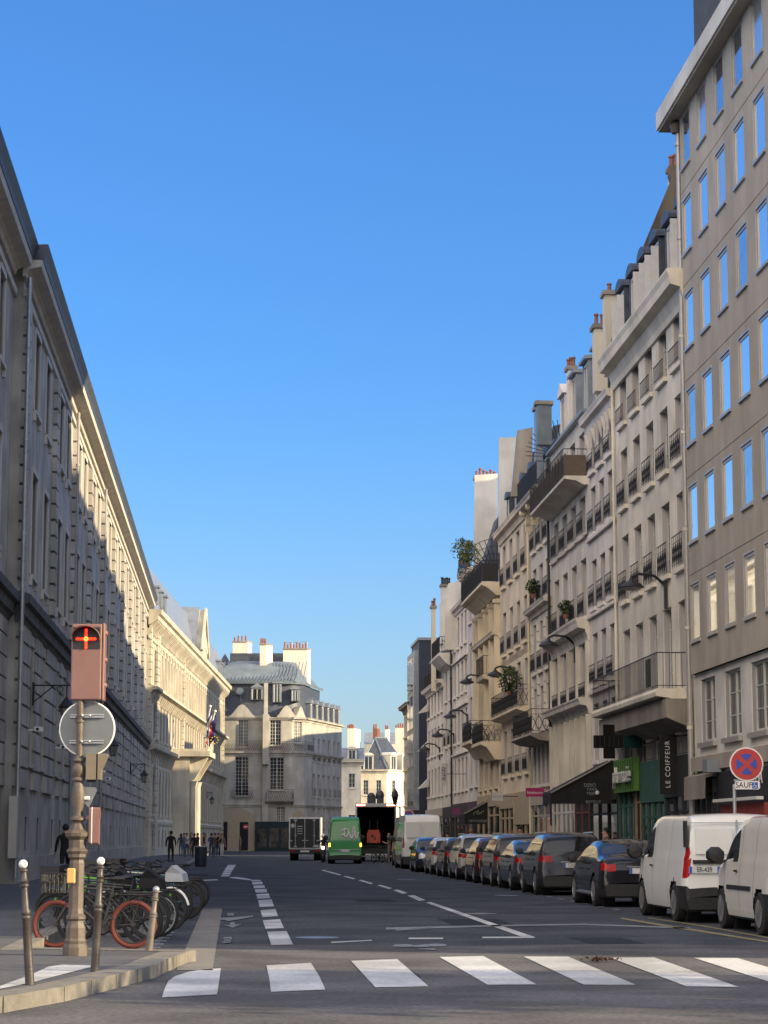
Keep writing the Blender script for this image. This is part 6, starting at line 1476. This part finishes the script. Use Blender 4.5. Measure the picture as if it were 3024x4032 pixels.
# lanterns on the left wall, security cameras
def lantern(label,u,v,Y,scale=1.):
    c=at(u,v,Y); w_=Vector((XL(Y)+.1 if Y<165 else -17.8,Y,c.z)); t=thing('wall_lantern',label,'lantern',w_,0,'lanterns on brackets along the palace wall'); d=max(.5,c.x-w_.x)
    MB().tube((0,0,.75),(d+.1,0,.75),.025,6).tube((0,0,.2),(d*.6,0,.73),.02,6).torus((d*.8,0,.62),.09,.016,'y',12,5).tube((d,0,.75),(d,0,.35),.02,6).box(-.03,.03,-.05,.05,.1,.85).build('bracket',['iron'],t)
    MB().lathe([(.25,.02),(.27,.05),(.14,.22),(.05,.34),(.02,.4)],6,(d,0,0)).lathe([(.13,-.42),(.14,-.38)],6,(d,0,0)).build('cap',['iron'],t); MB().lathe([(.13,-.38),(.22,.02)],6,(d,0,0)).build('lamp_glass',['glass_curtain'],t)
for u,v,Y,l in ((262,2790,71,'nearest wall lantern, left of the signal disc'),(446,2940,99,'second wall lantern, right of the signal disc'),(567,3055,140,'third wall lantern, at the end of the palace'),(713,3110,190,'reddish lantern beside the lit portal'),(822,3150,222,'far lantern beyond the portal')): lantern(l,u,v,Y)
def seccam(label,u,v,Y):
    c=at(u,v,Y); w_=Vector((XL(Y)+.09 if Y<165 else -17.6,Y,c.z)); t=thing('security_camera',label,'security camera',w_,0,'security cameras on the left wall')
    MB().tube((0,0,0),(.35,0,.0),.03,6).build('arm',['white_enamel'],t); MB().box(.25,.45,-.3,.2,-.05,.1).build('housing',['white_enamel'],t); MB().lathe([(.05,0),(.05,.03)],10,(.35,-.33,.02),axis='y').build('lens',['ink'],t)
for u,v,Y,l in ((95,2875,69.5,'white camera beside the first arched window'),(205,2945,80,'white camera just left of the signal disc'),(452,3040,104,'white camera under the second lantern'),(472,3068,109,'slightly lower white camera next to its twin')): seccam(l,u,v,Y)
# signs and awnings on the right row
b,fr=pB1
q=at(2398,2920,71.3); t=thing('pharmacy_cross','dark unlit pharmacy cross projecting from the cream house','sign',(q.x,71.3,q.z),0)
s_=71.3/F; MB().box(-22*s_,22*s_,-.1,.1,-66*s_,66*s_).box(-60*s_,-22*s_,-.1,.1,-25*s_,24*s_).box(22*s_,56*s_,-.1,.1,-25*s_,24*s_).build('cross',[mat('unlit_led',(.011,.010,.011),.8,.2,30,spec=.1)],t)
MB().box(56*s_,128*s_,-.08,.08,-24*s_,24*s_).build('arm_panel',[mat('dark_teal',(.006,.035,.032),.8,.1,4,spec=.1)],t)
m=MB(); 
for i in range(7): m.box((-54+18*i)*s_-.006,(-54+18*i)*s_+.006,-.106,-.101,-22*s_,20*s_)
m.build('led_grid',['iron'],t)
q=at(2636,3010,65.6); t=thing('hairdresser_sign','tall black hanging sign reading LE COIFFEUR','sign',(q.x,65.6,q.z),0); s_=65.6/F
MB().box(-38*s_,28*s_,-.06,.06,-115*s_,112*s_).build('panel',['black_fabric'],t); MB().tube((-38*s_,0,113*s_),(75*s_,0,113*s_),.02,6).build('bracket',['iron'],t)
text('LE COIFFEUR',26*s_,'white_letter','sign_lettering',t,Matrix.Translation((-10*s_+.02,-.065,0))@FACE@Matrix.Rotation(math.pi/2,4,'Z'),.003,1.,1.25)
def awning(label,Yn,Yf,un,vt,uo,vo,vb,parent=None):
    A=at(un,vt,Yn); O=at(uo,vo,Yn); Bz=at(uo,vb,Yn).z; t=thing('awning',label,'awning',(A.x,Yn,0),0); dx=O.x-A.x; sh=-(.0657)*(Yf-Yn)
    m=MB(); sec=[(0,0,A.z),(dx,0,O.z),(dx,0,Bz),(0,0,Bz)]
    m.prism([(0,0,A.z),(dx,0,O.z),(dx,0,O.z-.03),(0,0,A.z-.03)],(sh,Yf-Yn,0)); m.prism([(dx,0,O.z-.03),(dx+.03,0,O.z-.03),(dx+.03,0,Bz),(dx,0,Bz)],(sh,Yf-Yn,0)); m.build('canopy',['black_fabric'],t)
    MB().prism([(0,-.03,A.z-.02),(dx,-.03,O.z-.02),(dx,-.03,Bz),(0,-.03,Bz)],(0,.025,0)).build('side_panel',['black_fabric'],t); MB().tube((0,-.06,A.z),(dx,-.06,O.z),.035,6).build('folding_arm',['grime_wall'],t)
    return t,A,Bz
t,A,Bz=awning('large black bistro awning with faint white lettering',77.2,79.2,2425,2985,2168,3122,3165)
s_=77.2/F
for tx,u,v,sz in (('DERO',2322,3092,30),('YAVA',2330,3108,28),('TREE',2326,3125,26),('BISTROT',2336,3158,26)):
    p=at(u,v,77.2); text(tx,sz*s_*.62,'grey_letter','lettering',t,Matrix.Translation((p.x-A.x,-.036,p.z))@FACE,.002,.95)
MB().sphere((at(2351,3121,77.2).x-A.x,-.05,at(0,3121,77.2).z),.07,0,10,8,(1,.3,1)).build('logo_dot',['white_letter'],t)
t,A,Bz=awning('smaller black awning with a pale green scribble and line of text',110.,112,1920,3155,1828,3205,3245); s_=110/F
p=at(1885,3200,110); pts=[(-.28,-.1),(-.2,.02),(0,.1),(-.1,-.05),(.02,-.08),(.06,.02),(.14,-.06),(.16,.06),(.26,.1),(.2,.04)]
MB().path([(p.x-A.x+a,-.04,p.z+c_) for a,c_ in pts],.012,5).build('scribble',[flat('pale_green_ink',(.25,.35,.15))],t)
p=at(1882,3233,110); text('ORTHOPEDIE',.17,'grey_letter','lettering',t,Matrix.Translation((p.x-A.x,-.036,p.z))@FACE,.002,.9)
def psign(label,u0,u1,v0,v1,Y,mt,tx=None,tm='white_letter',sz=.2,extra=None):
    a=at(u0,v1,Y);c_=at(u1,v0,Y); t=thing('shop_sign',label,'sign',((a.x+c_.x)/2,Y,(a.z+c_.z)/2),0,'signs projecting from the right row'); hw=(c_.x-a.x)/2;hh=(c_.z-a.z)/2
    MB().box(-hw,hw,-.05,.05,-hh,hh).build('panel',[mt],t); MB().tube((hw,0,0),(max(hw+.1,XR(Y)-t.location.x),0,0),.02,6).build('bracket',['iron'],t)
    if tx: text(tx,sz,tm,'sign_lettering',t,Matrix.Translation((0,-.055,-.02))@FACE,.003,.9)
    return t,hw,hh
flat('magenta_sign',(.36,.02,.12)); flat('plum_sign',(.16,.04,.12)); flat('violet_sign',(.06,.02,.10)); flat('pale_sign',(.5,.49,.46))
t,hw,hh=psign('magenta shop sign with white handwriting-like lettering',2071,2143,3102,3137,93,'magenta_sign','Embaumeur'[:0] or 'Enbahaumer',sz=.15)
MB().box(-hw*.9,hw*.9,-.056,-.051,hh*.45,hh*.55).build('sign_rule',['plum_sign'],t)
psign('white illuminated-style box sign on the tan house',1938,1980,3118,3153,103,'pale_sign','ARTISTE','grey_letter',.12)
psign('plum sign with two pale lines beside the dark-fronted shop',1778,1812,3180,3207,118,'plum_sign')
t,hw,hh=psign('tall narrow pale sign with violet centre and white letters',1738,1756,3005,3090,128,'pale_sign')
MB().box(-hw*.75,hw*.75,-.06,-.051,-hh*.6,hh*.6).build('violet_field',['violet_sign'],t); text('OPERA',.24,'white_letter','sign_lettering',t,Matrix.Translation((0,-.064,0))@FACE@Matrix.Rotation(math.pi/2,4,'Z'),.002)
# shrubs on balconies
def shrub(label,c,rad,n,seed,colr='leaf_green'):
    t=thing('balcony_plant',label,'plant',c,0,'plants on balconies of the right row'); rn=random.Random(seed); m=MB()
    for i in range(n):
        a=rn.random()*6.28;b_=rn.random()*3.14;r=rad*(.35+.65*rn.random()); x,y,z=r*math.cos(a)*math.sin(b_),r*math.sin(a)*math.sin(b_),rad*.9+r*math.cos(b_); s_=.05+.06*rn.random(); d=Vector((rn.gauss(0,1),rn.gauss(0,1),rn.gauss(0,1))).normalized(); e_=d.orthogonal().normalized()
        p=Vector((x,y,z)); m.add([p-d*s_,p+e_*s_*.5,p+d*s_,p-e_*s_*.5],[(0,1,2,3)])
    m.build('foliage',[colr],t); st=MB()
    for i in range(5): st.tube((0,0,-.05),(rn.gauss(0,rad*.4),rn.gauss(0,rad*.4),rad),.015,5)
    st.build('stem',['bark'],t); MB().lathe([(.09,-.18),(.12,0),(.1,0)],12).build('pot',['terracotta'],t,True)
for l,u,v,Y,r,n,sd in (('leafy shrub on the tan house balcony beside the third dish lamp',2005,2690,102,.62,600,1),('round potted plant at a window of the balconied house',2251,2400,86,.3,220,2),('yellow-green plants overflowing the roof terrace',1845,2190,119,.7,500,3),('small planting on the roof terrace further along',1820,2180,122,.7,400,4),('flowers in window box of the rusticated house',2120,2320,95.5,.35,260,5)):
    p=at(u,v,Y); p.x=min(p.x,XR(Y)-.35) if 'roof' not in l else p.x; p.z-=r*.6; shrub(l,p,r,n,sd,mat('leaf_olive',(.16,.17,.03),.6,.4,4) if 'yellow' in l else 'leaf_green')
# street trees on the cross street, outside the picture: they break up the sunlight on the crossing
def tree(label,x,y,h,sd):
    t=thing('street_tree',label,'tree',(x,y,0),0,'plane trees on the cross street'); rn=random.Random(sd); tr=MB(); lf=MB()
    tr.tube((0,0,0),(.1,0,h*.4),.2,10,.15)
    def br(p,d,L,r,lv):
        q=p+d*L; tr.tube(p,q,r,6,r*.6)
        if lv==0 or r<.02:
            for _ in range(2):
                c_=p.lerp(q,rn.random())+Vector((rn.gauss(0,.25),rn.gauss(0,.25),rn.gauss(0,.2))); a=Vector((rn.gauss(0,1),rn.gauss(0,1),rn.gauss(0,1))).normalized(); e_=a.orthogonal().normalized(); s_=.09+.07*rn.random()
                lf.add([c_-a*s_,c_+e_*s_*.7,c_+a*s_,c_-e_*s_*.7],[(0,1,2,3)])
            return
        for i in range(4 if lv>1 else 3):
            dd=(d+Vector((rn.gauss(0,.6),rn.gauss(0,.6),rn.gauss(.1,.35)))).normalized(); br(q,dd,L*.74,r*.6,lv-1)
    for i in range(5): 
        a=i*1.257+rn.random(); br(Vector((.1,0,h*.4)),Vector((math.cos(a)*.7,math.sin(a)*.7,.8)).normalized(),h*.17,.11,4)
    tr.build('trunk',['bark'],t,True); lf.build('crown',['leaf_green'],t)
tree('tall plane tree on the cross street nearest the corner',18.5,16.6,9.5,5); tree('second plane tree further along the cross street',26,13.5,10.,6); tree('third plane tree at the far end of the cross street',35,10,11.,8)

# ---------- every countable piece its own object ----------
def split_loose(o,limit=100):
    me=o.data; n=len(me.vertices); par=list(range(n))
    def f(a):
        while par[a]!=a: par[a]=par[par[a]]; a=par[a]
        return a
    for e in me.edges:
        a,b=f(e.vertices[0]),f(e.vertices[1])
        if a!=b: par[a]=b
    isl={}
    for p in me.polygons: isl.setdefault(f(p.vertices[0]),[]).append(p)
    if len(isl)<2 or len(isl)>limit: return
    base=o.name.split('.')[0]
    for k,(r,ps) in enumerate(isl.items()):
        idx={};vs=[];fs=[]
        for p in ps:
            q=[]
            for v in p.vertices:
                if v not in idx: idx[v]=len(vs); vs.append(me.vertices[v].co[:])
                q.append(idx[v])
            fs.append(q)
        m2=bpy.data.meshes.new(base); m2.from_pydata(vs,[],fs)
        for mt in me.materials: m2.materials.append(mt)
        m2.polygons.foreach_set('material_index',[p.material_index for p in ps]); m2.polygons.foreach_set('use_smooth',[p.use_smooth for p in ps])
        try: m2.set_sharp_from_angle(angle=R(40))
        except Exception: pass
        link(base,m2,o.parent,o.matrix_local.copy())
    bpy.data.objects.remove(o)
for o in [x for x in C.objects if x.type=='MESH' and x.name.split('.')[0] in ('pilaster','bracket','chimney_pot','display_window','light_strip','tail_lamp','door','star','roof_rail','taillight','headlight')]: split_loose(o)
